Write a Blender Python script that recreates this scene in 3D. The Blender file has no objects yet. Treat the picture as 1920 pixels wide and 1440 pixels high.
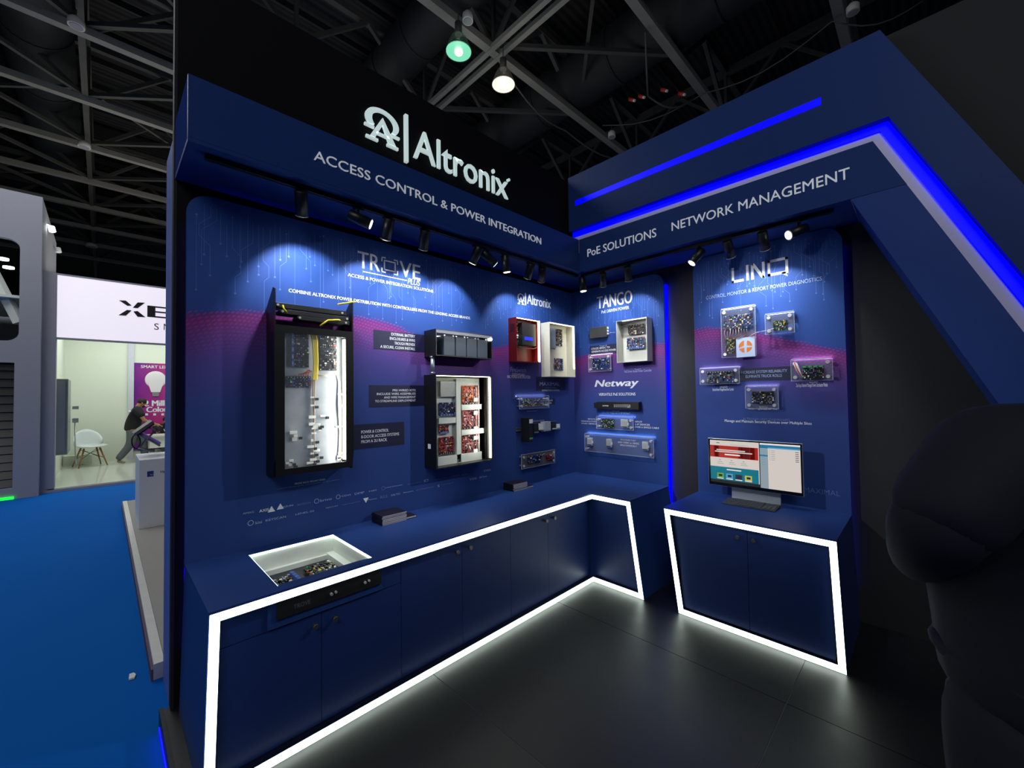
import bpy, bmesh, math, random
from mathutils import Vector, Matrix
PI = math.pi
scn = bpy.context.scene
COL = scn.collection

# ------------------------------------------------------------------ camera
CAM = Vector((2.8088, -3.7796, 1.65)); YAW, PITCH, ROLL, FPX = math.radians(45.2069), math.radians(1.434), math.radians(-0.796), 772.16
F = Vector((-math.sin(YAW)*math.cos(PITCH), math.cos(YAW)*math.cos(PITCH), math.sin(PITCH)))
R0 = Vector((math.cos(YAW), math.sin(YAW), 0)); U0 = R0.cross(F)
R = R0*math.cos(ROLL) + U0*math.sin(ROLL); U = -R0*math.sin(ROLL) + U0*math.cos(ROLL)
cd = bpy.data.cameras.new('camera'); cam = bpy.data.objects.new('camera', cd); COL.objects.link(cam)
cam.matrix_world = Matrix(((R.x, U.x, -F.x, CAM.x), (R.y, U.y, -F.y, CAM.y), (R.z, U.z, -F.z, CAM.z), (0, 0, 0, 1)))
cd.sensor_fit = 'HORIZONTAL'; cd.sensor_width = 36; cd.lens = FPX*36/1920; cd.clip_end = 200; cd.clip_start = .02
scn.camera = cam
scn.view_settings.view_transform = 'Standard'; scn.view_settings.look = 'None'
scn.view_settings.exposure = 0; scn.view_settings.gamma = 1; scn.view_settings.use_curve_mapping = False
scn.cycles.max_bounces = 6; scn.cycles.diffuse_bounces = 3; scn.cycles.transparent_max_bounces = 12
scn.cycles.sample_clamp_indirect = 4
scn.cycles.use_denoising = True

# ------------------------------------------------------------------ world and hall light
w = bpy.data.worlds.new('world'); scn.world = w; w.use_nodes = True
w.node_tree.nodes['Background'].inputs[0].default_value = (.80, .88, 1, 1)
w.node_tree.nodes['Background'].inputs[1].default_value = .055

def srgb(c):
    return tuple(((x/255)/12.92 if x/255 <= .04045 else ((x/255+.055)/1.055)**2.4) for x in c)

def lamp(name, kind, loc, power, color=(1, 1, 1), target=None, size=.1, **k):
    ld = bpy.data.lights.new(name, kind); ld.energy = power; ld.color = color
    if kind == 'AREA':
        ld.shape = 'RECTANGLE'; ld.size = size; ld.size_y = k.get('size_y', size)
    elif kind == 'SPOT':
        ld.spot_size = math.radians(k.get('angle', 45)); ld.spot_blend = k.get('blend', .5); ld.shadow_soft_size = size
    else:
        ld.shadow_soft_size = size
    o = bpy.data.objects.new(name, ld); COL.objects.link(o); o.location = loc
    if target is not None:
        o.rotation_euler = (Vector(target)-Vector(loc)).to_track_quat('-Z', 'Y').to_euler()
    return o
# the ceiling lighting of the hall: broad light over the aisle and the neighbouring stands
lamp('hall_light', 'AREA', (-6.5, -6.0, 8.2), 340, (.93, .97, 1), (-6.5, -6.0, 0), 6, size_y=6)
lamp('hall_light', 'AREA', (7, -9, 8.2), 300, (.97, .98, 1), (2, -2, 1.5), 5, size_y=5)
lamp('stand_light', 'AREA', (-11.0, -2.6, 3.8), 95, (.95, 1, .93), (-11.0, -2.6, 0), 2.6, size_y=3.2)

# ------------------------------------------------------------------ helpers
def ray(px, py): return F + R*((px-960)/FPX) - U*((py-720)/FPX)
def on(ax, val, px, py):
    d = ray(px, py); i = 'xyz'.index(ax); return CAM + d*((val-CAM[i])/d[i])
def A(px, py, d=0):                 # left display wall: (u, z) = (y, z) on the plane x = d
    p = on('x', d, px, py); return p.y, p.z
def B(px, py, d=0):                 # back display wall: (u, z) = (x, z) on the plane y = -d
    p = on('y', -d, px, py); return p.x, p.z

XF = {}
def mats_nodes(m): return m.node_tree.nodes, m.node_tree.links
MATS = {}
def mat(name, col, rough=.5, metal=0, emit=None, es=0, noise=.12, scale=30, bump=0, spec=.5, alpha=1, trans=0, ior=1.45):
    if name in MATS: return MATS[name]
    m = bpy.data.materials.new(name); m.use_nodes = True; n, l = mats_nodes(m); b = n['Principled BSDF']
    c = srgb(col)
    b.inputs['Roughness'].default_value = rough; b.inputs['Metallic'].default_value = metal
    b.inputs['Specular IOR Level'].default_value = spec
    b.inputs['IOR'].default_value = ior
    if trans: b.inputs['Transmission Weight'].default_value = trans
    b.inputs['Base Color'].default_value = (*c, 1)
    if noise and not trans:
        tc = n.new('ShaderNodeTexCoord'); no = n.new('ShaderNodeTexNoise'); no.inputs['Scale'].default_value = scale
        no.inputs['Detail'].default_value = 4
        mx = n.new('ShaderNodeMixRGB'); mx.inputs[1].default_value = (*[x*(1-noise) for x in c], 1); mx.inputs[2].default_value = (*[min(1, x*(1+noise)) for x in c], 1)
        l.new(tc.outputs['Object'], no.inputs['Vector']); l.new(no.outputs['Fac'], mx.inputs[0]); l.new(mx.outputs[0], b.inputs['Base Color'])
        if bump:
            bp = n.new('ShaderNodeBump'); bp.inputs['Strength'].default_value = bump; bp.inputs['Distance'].default_value = .002
            l.new(no.outputs['Fac'], bp.inputs['Height']); l.new(bp.outputs[0], b.inputs['Normal'])
    if emit is not None:
        b.inputs['Emission Color'].default_value = (*srgb(emit), 1); b.inputs['Emission Strength'].default_value = es
    if alpha < 1: b.inputs['Alpha'].default_value = alpha
    MATS[name] = m; return m

class MB:
    """collects shapes in world space; frame 'A' / 'B' takes (u, depth out of the wall, z)"""
    def __init__(s, fr=None): s.v = []; s.f = []; s.m = []; s.fr = fr; s.sm = []
    def P(s, p):
        if s.fr == 'A': return (p[1], p[0], p[2])
        if s.fr == 'B': return (p[0], -p[1], p[2])
        return tuple(p)
    def add(s, vs, fs, m=0, smooth=False):
        k = len(s.v); s.v += [s.P(p) for p in vs]
        for f in fs: s.f.append([k+i for i in f]); s.m.append(m); s.sm.append(smooth)
        return s
    def box(s, x0, x1, y0, y1, z0, z1, m=0):
        return s.add([(x, y, z) for x in (x0, x1) for y in (y0, y1) for z in (z0, z1)],
                     [(0, 1, 3, 2), (4, 6, 7, 5), (0, 4, 5, 1), (2, 3, 7, 6), (0, 2, 6, 4), (1, 5, 7, 3)], m)
    def prism(s, poly, a, b, m=0, ax='y'):      # poly in the (x, z) plane pushed along y (or another axis)
        n = len(poly)
        def q(p, t): return {'y': (p[0], t, p[1]), 'x': (t, p[0], p[1]), 'z': (p[0], p[1], t)}[ax]
        return s.add([q(p, a) for p in poly]+[q(p, b) for p in poly],
                     [tuple(range(n)), tuple(range(2*n-1, n-1, -1))]+[(i, (i+1) % n, n+(i+1) % n, n+i) for i in range(n)], m)
    def tube(s, pts, r, n=8, m=0, caps=True):
        pts = [Vector(p) for p in pts]; rs = r if isinstance(r, (list, tuple)) else [r]*len(pts); vs = []; fs = []
        for i, p in enumerate(pts):
            d = (pts[min(i+1, len(pts)-1)]-pts[max(i-1, 0)]).normalized()
            a = d.cross(Vector((0, 0, 1)) if abs(d.z) < .9 else Vector((1, 0, 0))).normalized(); b = d.cross(a)
            vs += [tuple(p+(a*math.cos(2*PI*k/n)+b*math.sin(2*PI*k/n))*rs[i]) for k in range(n)]
        for i in range(len(pts)-1):
            fs += [(i*n+k, i*n+(k+1) % n, (i+1)*n+(k+1) % n, (i+1)*n+k) for k in range(n)]
        s.add(vs, fs, m, True)
        if caps:
            k = len(s.v)-len(vs); s.f.append([k+i for i in range(n)]); s.f.append([k+len(vs)-1-i for i in range(n)]); s.m += [m, m]; s.sm += [False, False]
        return s
    def ball(s, c, r, n=10, m=0):
        rx, ry, rz = r if isinstance(r, tuple) else (r, r, r); vs = []; fs = []
        for i in range(n+1):
            t = PI*i/n
            for k in range(2*n): vs.append((c[0]+rx*math.sin(t)*math.cos(PI*k/n), c[1]+ry*math.sin(t)*math.sin(PI*k/n), c[2]+rz*math.cos(t)))
        for i in range(n):
            for k in range(2*n): fs.append((i*2*n+k, (i+1)*2*n+k, (i+1)*2*n+(k+1) % (2*n), i*2*n+(k+1) % (2*n)))
        return s.add(vs, fs, m, True)
    def build(s, name, mats, parent=None, bevel=0, kind=None, label=None):
        if not isinstance(mats, (list, tuple)): mats = [mats]
        me = bpy.data.meshes.new(name); vs = s.v
        if parent is not None and parent in XF:
            I = XF[parent].inverted(); vs = [tuple(I @ Vector(p)) for p in vs]
            org = XF[parent]
        me.from_pydata(vs, [], s.f)
        for m in mats: me.materials.append(m)
        for p, mi, sm in zip(me.polygons, s.m, s.sm): p.material_index = mi; p.use_smooth = sm
        bm = bmesh.new(); bm.from_mesh(me); bmesh.ops.remove_doubles(bm, verts=bm.verts, dist=1e-6)
        bmesh.ops.recalc_face_normals(bm, faces=bm.faces)
        bm.to_mesh(me); bm.free()
        o = bpy.data.objects.new(name, me); COL.objects.link(o)
        if parent is not None: o.parent = parent; XF[o] = XF.get(parent, Matrix.Identity(4))
        else: XF[o] = Matrix.Identity(4)
        if bevel:
            b = o.modifiers.new('bevel', 'BEVEL'); b.width = bevel; b.segments = 2; b.limit_method = 'ANGLE'
        if kind: o['kind'] = kind
        if label: o['label'] = label
        return o

def thing(name, label, cat, loc, group=None, fr=None, parent=None):
    o = bpy.data.objects.new(name, None); COL.objects.link(o); o.empty_display_size = .1
    o.location = loc; rz = PI/2 if fr == 'A' else 0; o.rotation_euler = (0, 0, rz)
    XF[o] = Matrix.Translation(Vector(loc)) @ Matrix.Rotation(rz, 4, 'Z')
    if label: o['label'] = label
    if cat: o['category'] = cat
    if group: o['group'] = group
    return o
def tag(o, label, cat, group=None):
    o['label'] = label; o['category'] = cat
    if group: o['group'] = group
    return o
def struct(o): o['kind'] = 'structure'; return o

def word(s, fr, bl, tr, d, m, parent, bold=0, extrude=0, shear=0, name='lettering', right=None, spacing=1.0, caps=True):
    """flat or raised letters filling the rectangle bl-tr of a wall (u, z)"""
    c = bpy.data.curves.new(name, 'FONT'); c.body = s; c.offset = bold if (extrude or bold < 0) else 0; c.extrude = 0; c.shear = shear; c.space_character = spacing
    c.resolution_u = 3
    t = bpy.data.objects.new(name, c); me = bpy.data.meshes.new_from_object(t)
    xs = [v.co.x for v in me.vertices]; ys = [v.co.y for v in me.vertices]
    if not xs: return None
    if bold > 0 and not extrude:      # heavier strokes: the same letters once more, a hair to the side
        bm = bmesh.new(); bm.from_mesh(me); me2 = me.copy()
        for v in bm.verts: v.co.x -= bold*.9
        for v in me2.vertices: v.co.x += bold*.9; v.co.z = .1
        bm.from_mesh(me2); bm.to_mesh(me); bm.free(); bpy.data.meshes.remove(me2)
    xs = [v.co.x for v in me.vertices]; ys = [v.co.y for v in me.vertices]
    y0 = 0 if not (set(s) & set('gjpqy')) or caps else min(ys)
    x0, x1, y1 = min(xs), max(xs), max(ys); y0 = min(ys) if not caps else max(min(ys), -.03)
    sx = (tr[0]-bl[0])/(x1-x0); sz = (tr[1]-bl[1])/(y1-y0)
    if extrude:
        bm = bmesh.new(); bm.from_mesh(me)
        bmesh.ops.dissolve_limit(bm, angle_limit=.01, verts=bm.verts, edges=bm.edges)
        r = bmesh.ops.extrude_face_region(bm, geom=bm.faces[:])
        for v in [g for g in r['geom'] if isinstance(g, bmesh.types.BMVert)]: v.co.z = 1
        bm.to_mesh(me); bm.free()
    q = MB(fr)
    I = XF[parent].inverted()
    for v in me.vertices:
        p = (bl[0]+(v.co.x-x0)*sx, d+(extrude if v.co.z > .5 else v.co.z*.003), bl[1]+(v.co.y-y0)*sz)
        v.co = I @ Vector(q.P(p))
    me.materials.clear(); me.materials.append(m)
    bpy.data.objects.remove(t); bpy.data.curves.remove(c)
    if extrude:                      # raised letters: one part per letter
        bm = bmesh.new(); bm.from_mesh(me); todo = set(bm.faces); isl = []
        W = XF[parent]; ax_ = 1 if fr == 'A' else 0
        while todo:
            st = [todo.pop()]; grp = [st[0]]
            while st:
                f_ = st.pop()
                for v_ in f_.verts:
                    for g_ in v_.link_faces:
                        if g_ in todo: todo.discard(g_); st.append(g_); grp.append(g_)
            us = [(W @ v_.co)[ax_] for f_ in grp for v_ in f_.verts]; isl.append([min(us), max(us), grp])
        isl.sort(key=lambda e_: e_[0]); out = []
        for a_ in isl:
            if out and a_[0] < out[-1][1]-.25*(a_[1]-a_[0]): out[-1][1] = max(out[-1][1], a_[1]); out[-1][2] += a_[2]
            else: out.append(a_)
        for a_ in out:
            vs_ = {}; fs_ = []
            for f_ in a_[2]: fs_.append([vs_.setdefault(v_, len(vs_)) for v_ in f_.verts])
            m2 = bpy.data.meshes.new('letter'); m2.from_pydata([v_.co[:] for v_ in vs_], [], fs_); m2.materials.append(m)
            o = bpy.data.objects.new('letter', m2); COL.objects.link(o); o.parent = parent; XF[o] = XF[parent]
        bm.free(); bpy.data.meshes.remove(me); return o
    me.name = name
    o = bpy.data.objects.new(name, me); COL.objects.link(o); o.parent = parent; XF[o] = XF[parent]
    return o
def wordA(s, bl, tr, parent, m=None, d=.0015, **k): return word(s, 'A', A(*bl), A(*tr), d, m or WHITE, parent, **k)
def wordB(s, bl, tr, parent, m=None, d=.0015, **k): return word(s, 'B', B(*bl), B(*tr), d, m or WHITE, parent, **k)

# ------------------------------------------------------------------ materials
WHITE = mat('print_white', (225, 228, 235), .6, noise=0)
FAINT = mat('print_faint', (158, 176, 214), .6, noise=0)
FAINT2 = mat('print_fainter', (98, 120, 172), .6, noise=0)
BLUE = mat('painted_blue', (36, 62, 120), .45, noise=.05, scale=60, bump=.04, spec=.2)
BLUED = mat('door_blue', (28, 50, 108), .45, noise=.06, scale=40, bump=.03)
BLACKW = mat('black_wall', (34, 35, 37), .75, noise=.15, scale=80, bump=.1)
BLACK = mat('black_metal', (18, 18, 20), .4, noise=.1)
BLACKP = mat('black_plastic', (26, 26, 28), .5, noise=.1)
LEDW = mat('led_white', (240, 255, 246), .4, noise=0, emit=(238, 255, 243), es=5)
LEDC = mat('led_cabinet', (255, 250, 220), .4, noise=0, emit=(255, 250, 225), es=7)
LEDB = mat('led_blue', (0, 0, 30), .4, noise=0, emit=(0, 0, 255), es=2.6)
LEDBG = mat('led_blue_glow', (0, 0, 200), .4, noise=0, emit=(0, 0, 255), es=1.7)
LEDBX = mat('led_blue_strong', (0, 0, 200), .4, noise=0, emit=(0, 0, 255), es=14)
LEDBY = mat('led_blue_soft', (0, 0, 200), .4, noise=0, emit=(0, 0, 255), es=2.2)
STEEL = mat('galvanised_steel', (165, 172, 178), .38, .8, noise=.18, scale=18)
CHROME = mat('chrome', (215, 215, 215), .3, .55, noise=0)
GREY = mat('grey_laminate', (150, 152, 162), .5, noise=.04)
OFFW = mat('off_white', (225, 228, 222), .5, noise=.03)
YEL = mat('yellow_wire', (225, 200, 40), .5)
WIREW = mat('white_wire', (200, 195, 185), .5)
WIREB = mat('black_wire', (15, 15, 15), .5)
WIRER = mat('red_wire', (190, 30, 40), .5)
ACRYL = mat('clear_acrylic', (235, 240, 250), .08, noise=0, alpha=.05, spec=.5)
ACEDGE = mat('acrylic_edge', (215, 225, 240), .3, noise=0, alpha=.45)
GLASS = mat('enclosure_glass', (200, 210, 220), .03, noise=0, alpha=.05)
SKIN = mat('skin', (170, 118, 92), .5, noise=.06)
HAIR = mat('dark_hair', (28, 22, 20), .7, noise=.3, scale=200)

# printed graphic of the display boards: deep blue with a magenta dotted wave fading through violet
def print_mat(name, kind):
    m = bpy.data.materials.new(name); m.use_nodes = True; n, l = mats_nodes(m); b = n['Principled BSDF']
    b.inputs['Roughness'].default_value = .6; b.inputs['Specular IOR Level'].default_value = .15
    ge = n.new('ShaderNodeNewGeometry'); sp = n.new('ShaderNodeSeparateXYZ'); l.new(ge.outputs['Position'], sp.inputs[0])
    u = sp.outputs['Y' if kind == 'A' else 'X']; z = sp.outputs['Z']
    def M(op, a, c=None, e=None):
        x = n.new('ShaderNodeMath'); x.operation = op
        for i, q in enumerate((a, c, e)):
            if q is None: continue
            if isinstance(q, (int, float)): x.inputs[i].default_value = q
            else: l.new(q, x.inputs[i])
        return x.outputs[0]
    # crest height along the wall, through a curve
    fc = n.new('ShaderNodeFloatCurve'); cv = fc.mapping.curves[0]
    pts = [(-3.5, 2.11), (-3.1, 2.176), (-2.55, 2.213), (-2.3, 2.2), (-2.0, 2.113), (-1.63, 2.04), (-1.2, 2.094), (-.68, 2.2), (0, 2.15)] if kind == 'A' else \
          [(-.1, 2.04), (.07, 2.066), (.38, 2.116), (.7, 2.17), (1.06, 2.12), (1.337, 2.216), (1.77, 2.15), (2.13, 2.024), (2.5, 1.9)]
    a0, a1 = pts[0][0], pts[-1][0]
    uu = M('DIVIDE', M('SUBTRACT', u, a0), a1-a0)
    for i, (p, h) in enumerate(pts):
        x = (p-a0)/(a1-a0); y = h-1.6
        if i in (0, len(pts)-1): cv.points[0 if i == 0 else 1].location = (x, y)
        else: pass
    for p, h in pts[1:-1]: cv.points.new((p-a0)/(a1-a0), h-1.6)
    fc.mapping.update(); l.new(uu, fc.inputs['Value'])
    crest = M('ADD', fc.outputs[0], 1.6)
    dz = M('SUBTRACT', crest, z)            # metres below the crest
    ramp = n.new('ShaderNodeValToRGB'); r = ramp.color_ramp
    l.new(M('ADD', M('MULTIPLY', dz, 1/1.6), .25), ramp.inputs[0])    # .25 is the crest
    st = [(0, (44, 76, 142)), (.20, (42, 72, 138)), (.25, (46, 68, 136)), (.262, (92, 48, 116)), (.285, (108, 50, 116)), (.33, (90, 58, 124)), (.42, (74, 62, 130)), (.58, (50, 68, 130)), (1, (42, 68, 128))]
    r.elements[0].position = st[0][0]; r.elements[0].color = (*srgb(st[0][1]), 1)
    r.elements[1].position = 1; r.elements[1].color = (*srgb(st[-1][1]), 1)
    for p, c in st[1:-1]:
        e = r.elements.new(p); e.color = (*srgb(c), 1)
    # dots riding on rows parallel with the crest
    s1 = M('SINE', M('MULTIPLY', M('ADD', u, M('MULTIPLY', dz, .9)), 2*PI/.026)); s2 = M('SINE', M('MULTIPLY', M('ADD', dz, M('MULTIPLY', M('SINE', M('MULTIPLY', u, 9)), .02)), 2*PI/.022))
    dots = M('GREATER_THAN', M('ADD', s1, s2), .9)
    fade = M('MULTIPLY', M('GREATER_THAN', dz, -.008), M('MAXIMUM', M('SUBTRACT', 1, M('DIVIDE', M('ABSOLUTE', M('SUBTRACT', dz, .05)), .22)), 0))
    mx = n.new('ShaderNodeMixRGB'); l.new(M('MULTIPLY', dots, M('MULTIPLY', fade, .65)), mx.inputs[0]); l.new(ramp.outputs[0], mx.inputs[1]); mx.inputs[2].default_value = (*srgb((168, 52, 122)), 1)
    l.new(mx.outputs[0], b.inputs['Base Color'])
    MATS[name] = m; return m
PRA = print_mat('printed_board_left', 'A'); PRB = print_mat('printed_board_back', 'B')

# ================================================================== SETTING
# booth floor of large black slabs, thin pale joints
FLT = bpy.data.materials.new('black_slab'); FLT.use_nodes = True
n, l = mats_nodes(FLT); b = n['Principled BSDF']; b.inputs['Base Color'].default_value = (.011, .012, .0125, 1)
no = n.new('ShaderNodeTexNoise'); no.inputs['Scale'].default_value = 9; no.inputs['Detail'].default_value = 8
ge = n.new('ShaderNodeNewGeometry'); l.new(ge.outputs['Position'], no.inputs['Vector'])
mr = n.new('ShaderNodeMapRange'); mr.inputs[3].default_value = .36; mr.inputs[4].default_value = .50; l.new(no.outputs['Fac'], mr.inputs[0]); l.new(mr.outputs[0], b.inputs['Roughness'])
no2 = n.new('ShaderNodeTexNoise'); no2.inputs['Scale'].default_value = 400; l.new(ge.outputs['Position'], no2.inputs['Vector'])
bp = n.new('ShaderNodeBump'); bp.inputs['Strength'].default_value = .12; bp.inputs['Distance'].default_value = .001; l.new(no2.outputs['Fac'], bp.inputs['Height']); l.new(bp.outputs[0], b.inputs['Normal'])
GROUT = mat('slab_joint', (110, 114, 118), .6, noise=.1)
floor = struct(MB().box(-.10, 4.6, -3.54, .10, -.10, -.003).build('floor', GROUT))
xs = [-.10, 2.24, 4.6]; ys = [-3.54, -2.38, -1.21, -.04, .10]; tm = {}
for i in range(2):
    for j in range(4):
        g = .0022
        MB().box(xs[i]+g, xs[i+1]-g, ys[j]+g, ys[j+1]-g, -.003, 0).build('floor_slab', FLT, floor)
struct(MB().box(-.12, 4.6, -3.556, -3.54, -.10, .002).build('trim_1', BLACK))       # black edge of the platform
MB().box(-.06, 4.0, -3.562, -3.557, -.085, -.06).build('edge_led', LEDBG, bpy.data.objects['trim_1'])

# hall floor: blue aisle carpet, grey carpet of the stand behind the wall
CARP = mat('blue_carpet', (4, 92, 178), .9, noise=.14, scale=160, bump=.3, spec=.1)
struct(MB().box(-30, 12, -20, 20, -.16, -.10).build('aisle_carpet', CARP))
GC = mat('grey_carpet', (165, 162, 158), .95, noise=.35, scale=420, bump=.5, spec=.1)
nb = struct(MB().box(-6.45, -.62, -3.489, 6, -.1, -.004).build('stand_floor', GC))
AL = mat('aluminium', (205, 203, 200), .4, .5, noise=.12, scale=14)
struct(MB().box(-6.45, -.63, -3.545, -3.49, -.1, 0).build('trim_2', AL, bevel=.003))
struct(MB().box(-6.45, -.63, -3.556, -3.546, -.1, -.03).build('trim_3', mat('edge_dark', (90, 70, 90), .6)))

# booth walls
struct(MB().box(-.12, -.06, -3.50, .06, 0, 4.10).build('wall_left', mat('black_matt_board', (13, 13, 14), .8, noise=.1, spec=.2)))
struct(MB().box(-.06, 4.6, .06, .12, 0, 4.10).build('wall_back', BLACKW))
struct(MB().box(-.61, -.277, -3.50, -2.9, -.1, 3.18).build('trim_4', mat('blue_end_board', (98, 118, 190), .5, noise=.04, spec=.2)))
struct(MB().box(-.276, -.127, -3.502, -3.46, -.1, 3.20).build('trim_5', mat('pale_post', (120, 122, 128), .6, noise=.04, spec=.2)))
struct(MB().box(-.126, -.0605, -3.515, -3.501, 0, 4.10).build('trim_6', mat('dark_grey_post', (40, 40, 42), .7, spec=.2)))

# ================================================================== BLUE CANOPIES
ZB, ZT, DF = 2.851, 3.17, .42
YF = -3.51
c = thing('canopy', 'blue box canopy over the left display wall with white words about access control', 'canopy', (.2, -1.9, ZB))
MB().box(-.058, DF, YF, -.447, ZB, ZB+.02).box(-.058, .44, -.447, .058, ZB, ZB+.02).build('soffit', BLUE, c)
MB().box(DF-.02, DF, YF, -.447, ZB+.021, ZT).build('fascia', BLUE, c)
MB().box(-.058, DF-.021, YF, YF+.02, ZB+.021, ZT).build('end_panel', mat('matt_blue_end', (44, 62, 124), .95, noise=.05, spec=0), c)
RAISED = mat('raised_letter_white', (235, 238, 242), .5, noise=0, emit=(235, 240, 245), es=.22)
word('ACCESS CONTROL & POWER INTEGRATION', 'A', A(588, 300, DF), (A(1014, 460, DF)[0], A(598, 285, DF)[1]), DF+.001, RAISED, c, extrude=.006, bold=-.004)

DB = .446
c = thing('canopy', 'blue box canopy on the back wall whose right end slants down to the floor', 'canopy', (1.6, -.2, ZB))
k = -1/2.26
def dx(z, z0, x0): return x0+(z-z0)*k
MB('B').prism([(.421, ZB), (2.758, ZB), (2.616, ZT), (.421, ZT)], DB-.02, DB).build('fascia', BLUE, c)
MB('B').prism([(2.503, ZB-.002), (dx(0.0, ZB, 2.503), 0.0), (dx(0, ZB, 2.503)+.255, 0.0), (2.758, ZB-.002)], DB-.021, DB-.001).build('slanted_post', mat('painted_blue_lit', (40, 68, 138), .5, noise=.05, scale=60, bump=.04, spec=.3), c)  # same paint as the fascia; brighter light on this face is in the colour
MB('B').box(.441, 2.50, -.058, DB-.021, ZB, ZB+.02).build('soffit', BLUE, c)
MB('B').prism([(2.503, ZB), (dx(0.0, ZB, 2.503), 0), (dx(0.0, ZB, 2.503)+.02, 0), (2.523, ZB)], -.058, DB-.021).build('slant_lining', BLUE, c)
word('PoE SOLUTIONS', 'B', B(1102, 482, DB), (B(1231, 444, DB)[0], B(1102, 470, DB)[1]+.012), DB+.001, RAISED, c, extrude=.006, bold=0)
word('NETWORK MANAGEMENT', 'B', B(1260, 433.5, DB), (B(1593, 318, DB)[0], B(1260, 417.5, DB)[1]), DB+.001, RAISED, c, extrude=.006, bold=0)

c = thing('header_board', 'large upper blue board with slanted right end, edged by glowing blue bands', 'board', (1.4, .0, 3.5))
D0 = .04
x0 = B(1065, 340, D0)[0]; zt = 4.10; zb = B(1066, 435, D0)[1]
po = B(1650, 62, D0); pi = B(1666, 218, D0); po2 = B(1920, 350, D0); pi2 = B(1920, 520, D0)
so = (po2[0]-po[0])/(po2[1]-po[1]); si = (pi2[0]-pi[0])/(pi2[1]-pi[1])
so = si = (so+si)/2
MB('B').prism([(x0, zt), (po[0], zt), (po[0]+(0-zt)*so, 0), (pi[0]+(0-pi[1])*si, 0), (pi[0], pi[1]), (x0, zb)], -.058, D0).build('board', BLUE, c)
LAV = mat('reveal_grey', (232, 228, 246), .6, noise=.04)
wl = .12; e = .075
rz = pi[1]
sl = lambda z_: (z_-rz)*si
MB('B').prism([(x0+.01, rz-.001), (pi[0]-.002, rz-.001), (pi[0]+sl(0), 0), (pi[0]+sl(0)-.33, 0), (pi[0]+sl(rz-.25)-.33, rz-.25), (x0+.01, rz-.25)], -.058, -.03).build('reveal', LAV, c)
e = .050; e2 = .072; zi = rz-.004-e
MB('B').prism([(x0+.01, rz-.004), (pi[0]-.006, rz-.004), (pi[0]-e2+sl(zi), zi), (x0+.01, zi)], -.03, -.018).build('led_band', LEDB, c)
MB('B').prism([(pi[0]-.006, rz-.004), (pi[0]-e2+sl(zi), zi), (pi[0]-e2+sl(.3), .3), (pi[0]-.006+sl(.3), .3)], -.03, -.018).build('led_band', LEDB, c)
a, b_ = B(1079, 382, D0), B(1539, 188, D0)
MB('B').box(a[0], b_[0], D0, D0+.002, (a[1]+b_[1])/2-.028, (a[1]+b_[1])/2+.028).build('led_band', LEDB, c)

# ================================================================== DISPLAY BOARDS
def round_poly(x0, x1, z0, z1, tl=0, tr=0, bl=0, br=0, n=8):
    p = []
    for cx, cz, r, a in ((x0+tl, z1-tl, tl, PI), (x1-tr, z1-tr, tr, PI/2), (x1-br, z0+br, br, 0), (x0+bl, z0+bl, bl, -PI/2)):
        if r == 0: p.append((cx, cz))
        else: p += [(cx+r*math.cos(a-PI/2*i/n), cz+r*math.sin(a-PI/2*i/n)) for i in range(n+1)]
    return p
HC = .768; ZP = 2.785
TRACE = mat('circuit_print', (72, 106, 178), .5, noise=0)
def traces(fr, u0, u1, ztop, parent, seed, n, blockers=()):
    rnd = random.Random(seed); q = MB(fr); w_ = .0022
    def seg(a, b):
        dx_, dz = b[0]-a[0], b[1]-a[1]; L = math.hypot(dx_, dz); px, pz = -dz/L*w_/2, dx_/L*w_/2
        q.add([(a[0]+px, .0008, a[1]+pz), (b[0]+px, .0008, b[1]+pz), (b[0]-px, .0008, b[1]-pz), (a[0]-px, .0008, a[1]-pz)], [(0, 1, 2, 3)])
    for i in range(n):
        u = u0+(u1-u0)*(i+rnd.uniform(.2, .8))/n; z = ztop-rnd.uniform(.0, .10); L = rnd.uniform(.10, .5)
        pts = [(u, z)]
        if rnd.random() < .4:
            s_ = rnd.choice((-1, 1))*rnd.uniform(.03, .07); z1 = z-L*rnd.uniform(.2, .5)
            pts += [(u, z1), (u+s_, z1-abs(s_))]; u += s_; z = z1-abs(s_)
            if rnd.random() < .5:
                z1 = z-rnd.uniform(.04, .12); s_ = -s_*rnd.uniform(.5, 1); pts += [(u, z1), (u+s_, z1-abs(s_))]; u += s_; z = z1-abs(s_)
            pts.append((u, z-rnd.uniform(.05, .2)))
        else: pts.append((u, z-L))
        for a, b in zip(pts, pts[1:]): seg(a, b)
        for e_ in ((pts[-1],) if rnd.random() < .7 else (pts[0], pts[-1])):
            q.add([(e_[0]+.0065*math.cos(k*PI/3), .001, e_[1]+.0065*math.sin(k*PI/3)) for k in range(6)], [(0, 1, 2, 3, 4, 5)])
    o = q.build('circuit_print', TRACE, parent); return o

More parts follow.
